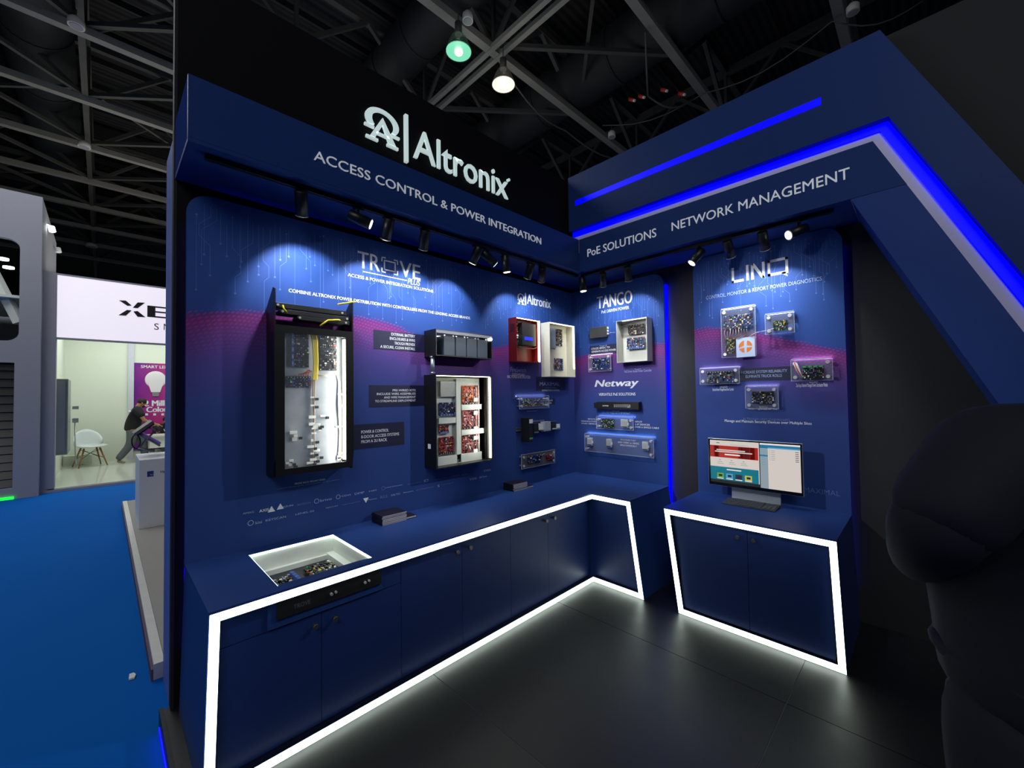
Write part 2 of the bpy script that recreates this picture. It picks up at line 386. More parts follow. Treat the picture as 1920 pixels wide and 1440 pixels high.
YL = -3.465
pa = thing('display_board', 'long blue printed board of the left wall with a magenta dotted wave', 'display board', (0, -1.7, HC))
MB('A').prism(round_poly(YL, 0, HC-.02, ZP, tl=.11), -.03, 0).build('board', PRA, pa)
traces('A', -3.44, -1.6, 2.74, pa, 5, 62); traces('A', -1.5, -.02, 2.74, pa, 8, 52)
pb = thing('display_board', 'blue printed board left on the back wall, next to the room corner', 'display board', (.5, 0, HC))
MB('B').prism(round_poly(0.0, 1.068, HC-.02, ZP+.01, tr=.11), -.03, 0).build('board', PRB, pb)
traces('B', .02, 1.04, 2.75, pb, 11, 46)
pc = thing('display_board', 'blue printed board with rounded top standing alone behind the computer', 'display board', (1.87, 0, HC))
MB('B').prism(round_poly(1.345, 2.407, HC-.02, 2.845, tl=.12, tr=.12), -.03, 0).build('board', PRB, pc)
traces('B', 1.37, 2.38, 2.80, pc, 17, 40)
# blue LED strips behind the boards
MB('A').box(-3.33, -.06, -.056, -.04, 2.745, 2.76).build('back_led', LEDBG, pa)
MB('A').box(YL+.004, YL+.012, -.057, -.034, .3, 2.6).build('back_led', LEDBG, pa)
MB('B').box(.05, .95, -.056, -.04, 2.745, 2.76).build('back_led', LEDBG, pb)
MB('B').box(1.062, 1.078, -.057, -.034, HC-.4, 2.68).build('back_led', LEDBX, pb)
MB('B').box(1.45, 2.3, -.056, -.04, 2.80, 2.815).build('back_led', LEDBG, pc)
MB('B').box(2.398, 2.4035, -.057, -.034, .25, 2.70).build('back_led', LEDBY, pc)
MB('B').box(1.352, 1.36, -.057, -.04, .9, 2.65).build('back_led', LEDBG, pc)

# ---- emblem: omega ring around an A
def emblem(fr, bl, tr, d, m, parent, ex=.012):
    cx, w_ = (bl[0]+tr[0])/2, tr[0]-bl[0]; h = tr[1]-bl[1]
    def T(x, z): return (bl[0]+x*w_, d, bl[1]+z*h)
    def slab(poly):
        q.add([T(x, z) for x, z in poly]+[(p[0], d+ex, p[2]) for p in [T(x, z) for x, z in poly]],
              [tuple(range(len(poly))), tuple(range(2*len(poly)-1, len(poly)-1, -1))]+[(i, (i+1) % len(poly), len(poly)+(i+1) % len(poly), len(poly)+i) for i in range(len(poly))])
    q = MB(fr); N = 22
    arc = [(-.22+ (PI+.44)*i/N) for i in range(N+1)]
    arc = [math.radians(-38)+math.radians(256)*i/N for i in range(N+1)]
    for a, b in zip(arc, arc[1:]):
        def rr(t): return .5, .37+.02*math.sin(t)
        slab([(.5+.48*math.cos(a), .64+.36*math.sin(a)), (.5+.48*math.cos(b), .64+.36*math.sin(b)), (.52+.32*math.cos(b), .63+.28*math.sin(b)), (.52+.32*math.cos(a), .63+.28*math.sin(a))])
    q.build('ring', m, parent); q = MB(fr)
    for s_ in (-1, 1): slab([(.5+s_*.24, .405), (.5+s_*.5, .405), (.5+s_*.5, .335), (.5+s_*.24, .335)])
    for s_ in (-1, 1):
        t_ = .0 if s_ < 0 else .035
        slab([(.5, .76), (.5, .55), (.5+s_*(.22-t_), .07), (.5+s_*(.36+t_), .07)])
        slab([(.5+s_*.13, .078), (.5+s_*.46, .078), (.5+s_*.46, 0), (.5+s_*.13, 0)])
    slab([(.33, .285), (.67, .285), (.70, .215), (.30, .215)])
    q.build('letter', m, parent)
c = thing('sign', 'large raised white company sign on the black wall above the left canopy', 'sign', (-.06, -1.6, 3.3))
SIGN = mat('sign_white', (225, 240, 238), .5, noise=0, emit=(214, 236, 232), es=.55)
DW = -.055
emblem('A', (A(682, 240, DW)[0], A(742, 283, DW)[1]), (A(747, 240, DW)[0], A(698, 199, DW)[1]), DW, SIGN, c, ex=.02)
a, b_ = A(757, 306, DW), A(762, 219, DW); MB('A').box(a[0], A(762.5, 300, DW)[0], DW, DW+.03, A(760, 306, DW)[1], A(760, 218, DW)[1]).build('divider', SIGN, c)
word('Altronix', 'A', A(774, 296, DW), (A(951, 374, DW)[0], A(821, 263, DW)[1]), DW, SIGN, c, extrude=.018, bold=.004)
p = A(951, 339, DW); MB('A').prism([(p[0]+.014*math.cos(i*PI/6), p[1]+.014*math.sin(i*PI/6)) for i in range(12)], DW, DW+.03).build('registered_mark', SIGN, c)

# ================================================================== COUNTERS
def bars(fr, pts, d0, d1, m, name, parent, w_=.036, closed=True):
    """mitred flat bars that follow a polygon (u, z)"""
    n = len(pts); cu = sum(p[0] for p in pts)/n; cz = sum(p[1] for p in pts)/n
    def off(p0, p1, p2):
        a = Vector((p1[0]-p0[0], p1[1]-p0[1])).normalized(); b = Vector((p2[0]-p1[0], p2[1]-p1[1])).normalized()
        na = Vector((-a.y, a.x)); nb_ = Vector((-b.y, b.x))
        if na.dot(Vector((cu-p1[0], cz-p1[1]))) < 0: na = -na; nb_ = -nb_
        s_ = (na+nb_); s_ = s_/(1+na.dot(nb_)); return (p1[0]+s_.x*w_, p1[1]+s_.y*w_)
    return [off(pts[(i-1) % n], pts[i], pts[(i+1) % n]) for i in range(n)]
def ring_parts(fr, outer, d0, d1, m, name, parent, sides, w_=.036):
    inner = bars(fr, outer, d0, d1, m, name, parent, w_)
    n = len(outer)
    for i in sides:
        j = (i+1) % n
        MB(fr).prism([outer[i], outer[j], inner[j], inner[i]], d0, d1).build(name, m, parent)
DA = .703; DR = .718
ct = thing('counter', 'long L-shaped blue counter under the left wall, outlined by a white light band', 'counter', (.35, -2, 0))
RX0, RX1, RY0, RY1 = .10, .642, -3.193, -2.727
top = MB(); z0, z1 = HC-.011, HC
top.box(.0, RX0, YL, 0, z0, z1).box(RX1, DA+.001, YL, -DR, z0, z1).box(RX0, RX1, YL, RY0, z0, z1).box(RX0, RX1, RY1, -.0, z0, z1).box(RX1, DA, -DR, 0, z0, z1).box(DA, 1.075, -DR-.001, 0, z0, z1)
top.build('worktop', BLUE, ct)
yb = -3.485
MB('A').prism([(YL, z0-.001), (yb, 0), (yb+.02, 0), (YL+.02, z0-.001)], 0, DA-.002).build('end_panel', BLUE, ct)
MB('B').prism([(1.075, z0-.001), (1.18, 0), (1.16, 0), (1.055, z0-.001)], 0, DR-.002).build('end_panel', BLUE, ct)
MB('A').box(yb+.03, -DR+.06, .60, .635, 0.002, z0-.002).build('front_frame', BLUED, ct)
MB('B').prism([(.64, .002), (1.14, .002), (1.05, z0-.002), (.64, z0-.002)], .64, .672).build('return_panel', BLUED, ct)
outA = [(-3.461, .757), (-.60, .757), (-.60, .003), (-3.481, .003)]
RIM = mat('rim_dark', (14, 20, 44), .5, noise=.05)
inn = bars('A', outA, 0, 0, None, '', None)
def clip(poly, u1): return [(min(p[0], u1), p[1]) for p in poly]
for (i, j) in ((0, 1), (2, 3), (3, 0)):
    poly = clip([outA[i], outA[j], inn[j], inn[i]], -DR+.001)
    MB('A').prism(poly, .64, DA-.003).build('frame_bar', RIM, ct)
    MB('A').prism(poly, DA-.003, DA+.001).build('light_band', LEDW, ct)
outB = [(.60, .757), (1.072, .757), (1.176, .003), (.60, .003)]
inn = bars('B', outB, 0, 0, None, '', None)
for (i, j) in ((0, 1), (1, 2), (2, 3)):
    poly = [(max(p[0], DA-.0), p[1]) for p in [outB[i], outB[j], inn[j], inn[i]]]
    MB('B').prism(poly, .672, DR-.003).build('frame_bar', RIM, ct)
    MB('B').prism(poly, DR-.003, DR+.001).build('light_band', LEDW, ct)
KN = mat('knob_metal', (120, 115, 110), .35, .8, noise=0)
def knob(fr, u, z, d, parent):
    MB(fr).tube([(u, d, z), (u, d+.016, z)], .007, 10).tube([(u, d+.016, z), (u, d+.030, z)], .013, 12).build('knob', KN, parent)
seams = [-3.44, -3.0, -2.56, -2.12, -1.68, -1.26, -.722]
kn = {0: -3.035, 1: -2.94, 2: None, 3: -2.065, 4: -1.305, 5: -1.2}
for i in range(6):
    zt_ = .578 if i < 2 else .716
    dr = MB('A').box(seams[i]+.0015, seams[i+1]-.0015, .636, .655, .042, zt_).build('door', BLUED, ct)
    u = [-3.035, -2.94, -2.172, -2.065, -1.30, -1.20][i]
    if i == 2: knob('A', -2.172, .65, .655, dr)
    elif i == 3: knob('A', -2.065, .65, .655, dr)
    else: knob('A', u, .53 if i < 2 else .652, .655, dr)
fp = MB('A').box(seams[0]+.0015, seams[2]-.0015, .636, .655, .5815, .716).build('top_rail', BLUED, ct)
MB('A').box(-3.24, -2.676, .656, .667, .588, .715).build('drawer_surround', BLUE, ct)
rk = MB('A').box(-3.207, -2.69, .668, .678, .625, .716).build('drawer', BLACKP, ct, bevel=.002, label='black drawer front with two pairs of screws')
wd = word('TROVE', 'A', (-3.135, .652), (-3.06, .672), .679, mat('grey_print', (95, 95, 98), .6), rk)
for u in (-2.95, -2.775):
    MB('A').tube([(u-.012, .678, .664), (u-.012, .690, .664)], .007, 10).tube([(u+.010, .678, .667), (u+.010, .690, .667)], .006, 10).build('knob', CHROME, rk)

# glazed recess with boards in the worktop
rc = thing('display_recess', 'sunken white display well with circuit boards in the left counter worktop', 'display case', ((RX0+RX1)/2, (RY0+RY1)/2, .61))
q = MB(); zf = .63
q.box(RX0-.012, RX0, RY0-.012, RY1+.012, zf, z0-.001).box(RX1, RX1+.012, RY0-.012, RY1+.012, zf, z0-.001).box(RX0, RX1, RY0-.012, RY0, zf, z0-.001).box(RX0, RX1, RY1, RY1+.012, zf, z0-.001)
q.build('well', OFFW, rc)
MB().box(RX0-.012, RX1+.012, RY0-.012, RY1+.012, zf-.012, zf).build('base', mat('well_base', (16, 22, 40), .35, noise=.1), rc)
MB().box(RX0, RX1, RY1-.045, RY1, zf+.001, zf+.035).box(RX0, RX0+.03, RY0, RY1-.045, zf+.001, zf+.03).build('ledge', OFFW, rc)
q = MB(); e = .006
q.box(RX0, RX0+e, RY0, RY1, HC-.012, HC-.002).box(RX0, RX1, RY1-e, RY1, HC-.012, HC-.002).box(RX0, RX1, RY0, RY0+e*.4, HC-.012, HC-.002)
q.build('led_strip', mat('led_soft', (235, 255, 240), .4, noise=0, emit=(235, 255, 240), es=5), rc)

# ---- circuit boards
PAL = [mat('comp_black', (18, 18, 20), .4, noise=0), mat('comp_grey', (150, 150, 150), .35, .4, noise=0), mat('comp_white', (225, 225, 220), .5, noise=0),
       mat('comp_green', (40, 130, 80), .5, noise=0), mat('comp_blue', (52, 84, 160), .5, noise=0), mat('comp_red', (150, 45, 48), .5, noise=0),
       mat('comp_copper', (190, 110, 60), .4, .3, noise=0), mat('comp_yellow', (215, 190, 70), .5, noise=0)]
PCBS = {'blue': mat('pcb_blue', (22, 42, 96), .4, noise=.3, scale=90), 'black': mat('pcb_black', (16, 20, 26), .4, noise=.3, scale=90),
        'red': mat('pcb_red', (165, 45, 45), .4, noise=.4, scale=120), 'orange': mat('pcb_orange', (205, 85, 50), .4, noise=.4, scale=120), 'green': mat('pcb_green', (30, 70, 60), .4, noise=.3, scale=90)}
def pcb(fr, u0, u1, z0_, z1_, d, col, parent, seed, term=None, hmax=.014, wts=(9, 4, 2.2, .5, 1, .5, .5, .5), dens=1.0, scale_=1.0):
    rnd = random.Random(seed); wts = [w_*k_ for w_, k_ in zip(wts, (1.6, .9, .38, .7, .7, .5, .8, .5))]
    bo = MB(fr).box(u0, u1, d, d+.003, z0_, z1_).build('circuit_board', PCBS[col], parent)
    q = MB(fr); W, H = u1-u0, z1_-z0_; s_ = min(W, H)
    nn = int(95*dens); d += .003
    ncol, nrow = max(3, round(math.sqrt(nn*W/H))), max(3, round(math.sqrt(nn*H/W)))
    for i in range(ncol):
        for j in range(nrow):
            if rnd.random() < .3: continue
            cu, cz = u0+W*(i+.5)/ncol, z0_+H*(j+.5)/nrow; a, b = W/ncol*rnd.uniform(.22, .44), H/nrow*rnd.uniform(.22, .44)
            mi = rnd.choices(range(8), wts)[0]; h = rnd.uniform(.002, hmax)
            if mi in (1, 0) and rnd.random() < .3: q.tube([(cu, d, cz), (cu, d+h, cz)], min(a, b), 8, mi)
            elif mi == 6: q.tube([(cu+min(a, b)*1.2*math.cos(t*PI/3), d+.004, cz+min(a, b)*1.2*math.sin(t*PI/3)) for t in range(7)], min(a, b)*.45, 6, mi)
            else:
                q.box(cu-a, cu+a, d, d+h, cz-b, cz+b, mi)
                if rnd.random() < .4: q.box(cu-a*.6, cu+a*.6, d+h, d+h+.0006, cz-b*.25, cz+b*.25, 2)
    q.build('components', PAL, bo, kind='stuff')
    if term:
        side, tc, nt = term; q = MB(fr)
        for k_ in range(nt):
            if side in 'LR':
                zz = z0_+H*(k_+.5)/nt; uu = u0+.006 if side == 'L' else u1-.006
                q.box(uu-.007, uu+.007, d, d+.014, zz-H/nt*.42, zz+H/nt*.42, tc); q.box(uu-.003, uu+.003, d+.014, d+.0145, zz-H/nt*.2, zz+H/nt*.2, 1)
            else:
                uu = u0+W*(k_+.5)/nt; zz = z0_+.006 if side == 'B' else z1_-.006
                q.box(uu-W/nt*.42, uu+W/nt*.42, d, d+.014, zz-.007, zz+.007, tc); q.box(uu-W/nt*.2, uu+W/nt*.2, d+.014, d+.0145, zz-.003, zz+.003, 1)
        q.build('terminal_block', PAL, bo)
    return bo
# boards lying in the recess are built upright at a scratch wall and laid flat
def flat_pcb(x0_, x1_, y0_, y1_, z_, col, parent, seed, **k):
    rnd = random.Random(seed); bo = MB().box(x0_, x1_, y0_, y1_, z_, z_+.003).build('circuit_board', PCBS[col], parent); q = MB(); z_ += .003
    for i in range(14):
        for j in range(10):
            cx, cy = x0_+(x1_-x0_)*(i+.5)/14, y0_+(y1_-y0_)*(j+.5)/10; a, b = (x1_-x0_)/14*rnd.uniform(.2, .45), (y1_-y0_)/10*rnd.uniform(.2, .45)
            mi = rnd.choices(range(8), (12, 4, 1, .2, .5, .1, .5, .3))[0]; h = rnd.uniform(.004, .018)
            q.box(cx-a, cx+a, cy-b, cy+b, z_, z_+h, mi)
    for yy in k.get('term', ()):
        for i in range(8): q.box(x0_+(x1_-x0_)*(i+.1)/8, x0_+(x1_-x0_)*(i+.9)/8, yy, yy+.018, z_, z_+.028, 4)
    q.build('components', PAL, bo, kind='stuff')
flat_pcb(.26, .56, -3.15, -3.00, zf+.012, 'black', rc, 3, term=(-3.145, -3.03))
flat_pcb(.22, .58, -2.95, -2.80, zf+.012, 'black', rc, 4)
MB().tube([(.3, -3.02, zf+.03), (.4, -2.985, zf+.02), (.5, -2.97, zf+.03)], .004, 6).build('wire', WIREB, rc)

# ---- small counter with computer
c2 = thing('counter', 'small blue two-door counter under the computer, outlined by a white light band', 'counter', (1.9, -.35, 0))
MB('B').box(1.357, 2.411, 0, DR+.001, z0, z1).build('worktop', BLUE, c2)
body = [(1.359, z0-.001), (2.409, z0-.001), (2.436, .001), (1.46, .001)]
MB('B').prism(body, .0, .672).build('carcass', BLUED, c2)
outC = [(1.362, .757), (2.409, .757), (2.436, .003), (1.459, .003)]
ring_parts('B', outC, .673, DR-.003, RIM, 'frame_bar', c2, range(4))
ring_parts('B', outC, DR-.003, DR+.001, LEDW, 'light_band', c2, range(4))
for u0, u1, ku in ((1.47, 1.9255, 1.872), (1.9285, 2.385, 1.969)):
    dr = MB('B').box(u0, u1, .673, .688, .045, .714).build('door', BLUED, c2); knob('B', ku, .656, .688, dr)

# ================================================================== TRACK LIGHTS
def rail(name, label, p0, p1):
    c = thing(name, label, 'track rail', p0); q = MB()
    q.box(min(p0[0], p1[0])-.016, max(p0[0], p1[0])+.016, min(p0[1], p1[1])-.016, max(p0[1], p1[1])+.016, ZB-.028, ZB-.001)
    q.build('rail', BLACK, c, bevel=.002); MB().box(min(p0[0], p1[0])-.005, max(p0[0], p1[0])+.005, min(p0[1], p1[1])-.005, max(p0[1], p1[1])+.005, ZB-.030, ZB-.0285).build('conductor_slot', mat('slot_black', (5, 5, 5), .8, noise=0), c)
RXA, RYB = .345, -.36
rail('track_rail', 'black lighting track under the left canopy', (RXA, -3.42, ZB-.03), (RXA, -.40, ZB-.03))
rail('track_rail', 'black lighting track under the back canopy', (.40, RYB, ZB-.03), (2.39, RYB, ZB-.03))
LENS = mat('lens_lit', (255, 255, 250), .3, noise=0, emit=(255, 252, 240), es=10)
def spot(px, py, wall, target, watts, label, lit=True, angle=42, blend=.5, drop=.10, energy_col=(.93, .96, 1)):
    if wall == 'A':
        p = on('x', RXA, px, py); base = Vector((RXA, p.y, ZB-.03))
    else:
        p = on('y', RYB, px, py); base = Vector((p.x, RYB, ZB-.03))
    c = thing('track_spotlight', label, 'spotlight', tuple(base))
    pv = base+Vector((0, 0, -drop+.035)); T = Vector(target); d = (T-pv).normalized()
    MB().box(base.x-.014, base.x+.014, base.y-.03, base.y+.03, base.z-.012, base.z-.001).build('adapter', BLACK, c)
    MB().tube([tuple(base+Vector((0, 0, -.012))), tuple(pv)], .006, 8).build('arm', BLACK, c)
    r = .034
    MB().tube([tuple(pv-d*.058), tuple(pv-d*.055), tuple(pv+d*.075)], [r*.92, r, r], 20).build('body', BLACK, c)
    MB().tube([tuple(pv+d*.0755), tuple(pv+d*.079)], [r*1.03, r*1.03], 20).build('rim', CHROME, c)
    MB().tube([tuple(pv+d*.0795), tuple(pv+d*.081)], r*.80, 20).build('lens', LENS, c)
    lo = lamp('spot_beam', 'SPOT', tuple(pv+d*.085), watts, energy_col, target, .02, angle=angle, blend=blend)
    lo.parent = c; lo.matrix_parent_inverse = XF[c].inverted()
    return c
SW = 26
spot(565, 362, 'A', (0.02, -2.86, 2.26), SW*1.3, 'leftmost black track spotlight under the left canopy, hanging straight down', angle=94)
spot(672, 402, 'A', (1.75, 0, 1.6), SW*5, 'black track spotlight second from left, turned sideways with its bright lens visible', angle=50)
spot(727, 415, 'A', (0.02, -2.42, 2.26), SW*1.0, 'black track spotlight above the first heading, hanging straight, third from left', angle=94)
spot(796, 435, 'A', (0.02, -2.06, 2.26), SW*1.1, 'black track spotlight tilted down-left in the middle of the left track', angle=94)
spot(893, 464, 'A', (0.02, -1.75, 2.26), SW*.9, 'black track spotlight just left of the lit sideways one near the canopy lettering end', angle=94)
spot(915, 477, 'A', (.85, 0, 1.5), SW*3, 'small-looking spotlight turned right with lit lens, right of the middle of the left track', angle=50)
spot(948, 486, 'A', (.3, -1.0, 0.9), SW*.4, 'black track spotlight tilted right-down, between the lit sideways one and the last pair', angle=50)
spot(993, 497, 'A', (0.02, -1.0, 2.26), SW*.8, 'left one of the last pair of upright spotlights on the left track', angle=94)
spot(1016, 507, 'A', (0.02, -.62, 2.26), SW*.8, 'right one of the last pair of upright spotlights on the left track', angle=94)
spot(1092, 528, 'B', (.55, -.25, .9), SW*.4, 'track spotlight in the canopy corner, tilted down to the right', angle=50)
spot(1130, 513, 'B', (.42, 0, 2.26), SW*.7, 'second track spotlight from the corner on the back track', angle=94)
spot(1177, 501, 'B', (.75, 0, 2.26), SW*.7, 'third track spotlight from the corner, upright above the corner board edge', angle=94)
spot(1308, 470, 'B', (.3, -1.4, .77), SW*.6, 'track spotlight tilted to lower left before the black wall gap', angle=50)
spot(1366, 455, 'B', (1.78, 0, 2.26), SW*.8, 'upright track spotlight left above the rounded board', angle=94)
spot(1431, 437, 'B', (1.98, 0, 2.26), SW*.8, 'upright track spotlight over the middle of the rounded board', angle=94)
spot(1497, 427, 'B', (0.1, -2.6, 1.5), SW*4.0, 'last track spotlight on the right, its glaring lens facing the viewer', angle=48)

# ================================================================== GRAPHICS ON THE BOARDS
TM = mat('label_shade', (24, 26, 58), .45, noise=0)
def patchA(tl, br, parent, m=TM):
    a, b = A(*tl), A(*br); MB('A').box(a[0], b[0], .0002, .0012, b[1], a[1]).build('label_patch', m, parent)
def patchB(tl, br, parent, m=TM):
    a, b = B(*tl), B(*br); MB('B').box(a[0], b[0], .0002, .0012, b[1], a[1]).build('label_patch', m, parent)
def lines(fr, txts, left, right_, ztop, zbot, parent, m=None, align='R', bold=.012, widths=None, d=.0016):
    """several lines of capitals in the block (left..right, ztop..zbot), widths by letter count"""
    mx = max(len(t) for t in txts); n = len(txts); ph = (ztop-zbot)/n; W = right_-left
    for i, t in enumerate(txts):
        w_ = W*len(t)/mx; z1_ = ztop-ph*i-ph*.12; z0_ = z1_-ph*.62
        u0 = right_-w_ if align == 'R' else left if align == 'L' else (left+right_-w_)/2
        word(t, fr, (u0, z0_), (u0+w_, z1_), d, m or WHITE, parent, bold=bold)
# TROVE heading with its square bracketed O
zt_, zb_ = A(670.5, 470)[1], A(681, 503)[1]
u = [A(x, y)[0] for x, y in ((670.5, 480), (712, 490), (749, 508), (788, 510))]
word('TR', 'A', (u[0], zb_), (u[1], zt_), .0016, WHITE, pa, bold=.01); word('VE', 'A', (u[2], zb_), (u[3], zt_), .0016, WHITE, pa, bold=.01)
q = MB('A'); ca, cb = u[1]+.012, u[2]-.012; h = zt_-zb_; t_ = .009; e = .02
for (x0_, x1_, z0_, z1_) in ((ca+e, cb-e, zb_+e, zb_+e+t_), (ca+e, cb-e, zt_-e-t_, zt_-e), (ca+e, ca+e+t_, zb_+e, zt_-e), (cb-e-t_, cb-e, zb_+e, zt_-e),
    (ca, ca+t_, zt_-.035, zt_), (ca, ca+.035, zt_-t_, zt_), (cb-t_, cb, zt_-.035, zt_), (cb-.035, cb, zt_-t_, zt_), (ca, ca+t_, zb_, zb_+.035), (ca, ca+.035, zb_, zb_+t_), (cb-t_, cb, zb_, zb_+.035), (cb-.035, cb, zb_, zb_+t_)):
    q.box(x0_, x1_, .0005, .0016, z0_, z1_)
q.build('square_mark', WHITE, pa)
a, b_ = A(680.5, 509), A(763, 527); MB('A').box(a[0], b_[0], .0005, .0016, a[1]-.003, a[1]+.003).build('underline', WHITE, pa)
wordA('PLUS', (764, 532), (788, 526), pa, shear=.3, bold=.008)
a, b_ = A(652, 518), A(812, 545); word('ACCESS & POWER INTEGRATION SOLUTIONS', 'A', a, (b_[0], A(653, 512)[1]), .0016, WHITE, pa, bold=.012)
a, b_ = A(541, 547.5), A(882, 598); word('COMBINE ALTRONIX POWER DISTRIBUTION WITH CONTROLLERS FROM THE LEADING ACCESS BRANDS.', 'A', a, (b_[0], A(541.5, 541)[1]), .0016, WHITE, pa, bold=.016)
patchA((700, 618), (800, 661), pa); lines('A', ['EXTERNAL BATTERY', 'ENCLOSURES & WIRE', 'TROUGH PROVIDE', 'A SECURE, CLEAN INSTALL'], A(713, 645)[0], A(778, 640)[0], A(750, 624.5)[1], A(750, 657)[1], pa)
patchA((691.5, 722), (800, 760), pa); lines('A', ['PRE-WIRED KITS', 'INCLUDE WIRE ASSEMBLIES', 'AND WIRE MANAGEMENT', 'TO STREAMLINE DEPLOYMENT'], A(703, 745)[0], A(779, 745)[0], A(750, 729)[1], A(750, 755)[1], pa)
patchA((655, 797), (758, 833), pa); lines('A', ['POWER & CONTROL', '8-DOOR ACCESS SYSTEMS', 'FROM A 2U RACK'], A(677, 815)[0], A(748, 815)[0], A(715, 803.5)[1], A(715, 830)[1], pa, align='L')
wordA('TROVE RACK MOUNT SERIES', (552, 909), (610, 897), pa, bold=.01, caps=True)
wordA('Supports Altronix power with Controllers for up to 8-Doors', (520, 918), (637, 898), pa, m=FAINT, caps=False)
LOGOS = [('AMAG', 455, 965, 476, 957.5, FAINT), ('AXIS', 486, 961, 504, 952.5, WHITE), ('AZURE', 530, 952, 550, 945.5, FAINT), ('BOSCH', 558, 948, 582, 940.5, FAINT2), ('brivo', 600, 941, 622, 932.5, FAINT),
         ('CDVI', 640, 932, 657, 926, FAINT), ('DMP', 665, 928, 683, 921, FAINT), ('HID', 692, 922.5, 706, 917.5, FAINT), ('HARTMANN', 723, 915.5, 754, 908, FAINT), ('identocard', 764, 909, 789, 903, FAINT2),
         ('ICT', 795, 904, 803.5, 898, FAINT), ('INTERLOGIX', 816, 900.5, 838, 895, FAINT2), ('i-PRO', 844, 896, 861, 889.5, FAINT2), ('mercury', 865, 892, 877, 887.5, FAINT2), ('SYRIS', 907, 885, 920, 879, FAINT),
         ('kisi', 479, 983, 491, 975.5, FAINT), ('KEYSCAN', 498, 978, 536, 966.5, FAINT), ('LENEL·S2', 554, 966, 589, 956, FAINT), ('MERCURY', 611, 953.5, 634, 947, FAINT), ('openpath', 641, 948, 675, 939, FAINT2),
         ('Paxton', 690, 938.5, 706, 933, FAINT), ('RS2', 713, 935, 726, 927.5, FAINT2), ('SALTO', 733, 930.5, 750, 923.5, FAINT), ('Siemens', 756, 925, 775, 919, FAINT), ('SOFTWARE HOUSE', 780, 920.5, 813, 911.5, FAINT2),
         ('S', 820, 913.5, 824, 908.5, FAINT), ('newband', 827, 910, 850, 904, FAINT2), ('TDSi', 880, 901, 893.5, 894.5, FAINT), ('ZKTeco', 898, 897, 913, 891, FAINT)]
for s_, x0_, y0_, x1_, y1_, m_ in LOGOS: wordA(s_, (x0_, y0_), (x1_, y1_), pa, m=m_, bold=.01, caps=not (set(s_) & set('pq')), d=.0012)
def ringmark(fr, c_, r, parent, m, name='ring_mark'):
    q = MB(fr); n_ = 14
    for i in range(n_):
        a0, a1 = 2*PI*i/n_, 2*PI*(i+1)/n_
        q.add([(c_[0]+r*math.cos(a0), .0012, c_[1]+r*math.sin(a0)), (c_[0]+r*math.cos(a1), .0012, c_[1]+r*math.sin(a1)), (c_[0]+.78*r*math.cos(a1), .0012, c_[1]+.78*r*math.sin(a1)), (c_[0]+.78*r*math.cos(a0), .0012, c_[1]+.78*r*math.sin(a0))], [(0, 1, 2, 3)])
    q.build(name, m, parent)
ringmark('A', A(470, 980.5), .016, pa, FAINT); ringmark('A', A(593.5, 939.5), .016, pa, FAINT); ringmark('A', A(634, 931.5), .015, pa, FAINT); ringmark('A', A(718.5, 915.5), .014, pa, FAINT2)
for (x_, y_), k_ in (((509, 955), 1), ((525.5, 950), 1), ((686, 937.5), -1)):
    p = A(x_, y_); MB('A').add([(p[0]-.02, .0012, p[1]-.015*k_), (p[0]+.02, .0012, p[1]-.015*k_), (p[0], .0012, p[1]+.02*k_)], [(0, 1, 2)]).build('triangle_mark', WHITE, pa)
# small company mark and captions near the corner
emblem('A', A(970, 569.5), (A(983, 560)[0], A(971, 549)[1]), .0006, WHITE, pa, ex=.001)
a, b_ = A(984.3, 572), A(986, 549.5); MB('A').box(a[0], b_[0], .0006, .0016, a[1], b_[1]).build('divider', WHITE, pa)
wordA('Altronix', (988, 569.5), (1032.5, 561.5), pa, bold=.02)
wordA('FireSwitch', (957, 697), (986, 690), pa, m=FAINT); wordA('CUSTOMIZABLE', (960, 704), (984, 700.5), pa); wordA('NAC POWER & NOTIFICATION', (951, 709), (994, 704.5), pa)
patchA((1005, 706), (1060, 732), pa); wordA('MAXIMAL', (1012, 723), (1049, 717), pa, m=FAINT, bold=-.005); wordA('ACCESS POWER', (1023, 728.5), (1043, 726), pa, m=FAINT2); wordA('DISTRIBUTION & CONTROL', (1016, 733.5), (1049, 730.5), pa)
patchA((1013, 748), (1040.5, 759), pa); lines('A', ['LONGER LIFE', 'OR LESS 5A'], A(1014, 752)[0], A(1036, 752)[0], A(1025, 749)[1], A(1025, 758.5)[1], pa, align='L')
wordA('DIN RAIL POWER', (999, 791), (1020.5, 787), pa); wordA('ACCESS POWER SUPPLY & RACK ACCESSORIES', (985, 841.5), (1031.5, 834.5), pa)
wordA('NetWay2', (988, 772), (1007, 769), pa, m=FAINT)
# corner board
zt_, zb_ = B(1119.5, 557)[1], B(1124, 579)[1]
word('TANGO', 'B', (B(1119.5, 570)[0], zb_), (B(1186, 570)[0], zt_), .0016, WHITE, pb, bold=.03)
word('PoE DRIVEN POWER', 'B', B(1128, 588), (B(1179.5, 578)[0], B(1128, 582.5)[1]), .0016, WHITE, pb, bold=.015)
patchB((1105.5, 649.5), (1160, 662), pb); lines('B', ['UTILIZE 48VDC TO', 'GENERATE ACCESS POWER'], B(1109, 655)[0], B(1155, 655)[0], B(1109, 652)[1], B(1109, 663)[1], pb, align='L')
word('Netway', 'B', B(1115, 729.5), (B(1198, 718)[0], B(1117, 713)[1]), .0016, WHITE, pb, bold=.035, shear=.22, caps=False)
word('VERSATILE PoE SOLUTIONS', 'B', B(1123, 742), (B(1191.5, 740)[0], B(1123, 737)[1]), .0016, WHITE, pb, bold=.012)
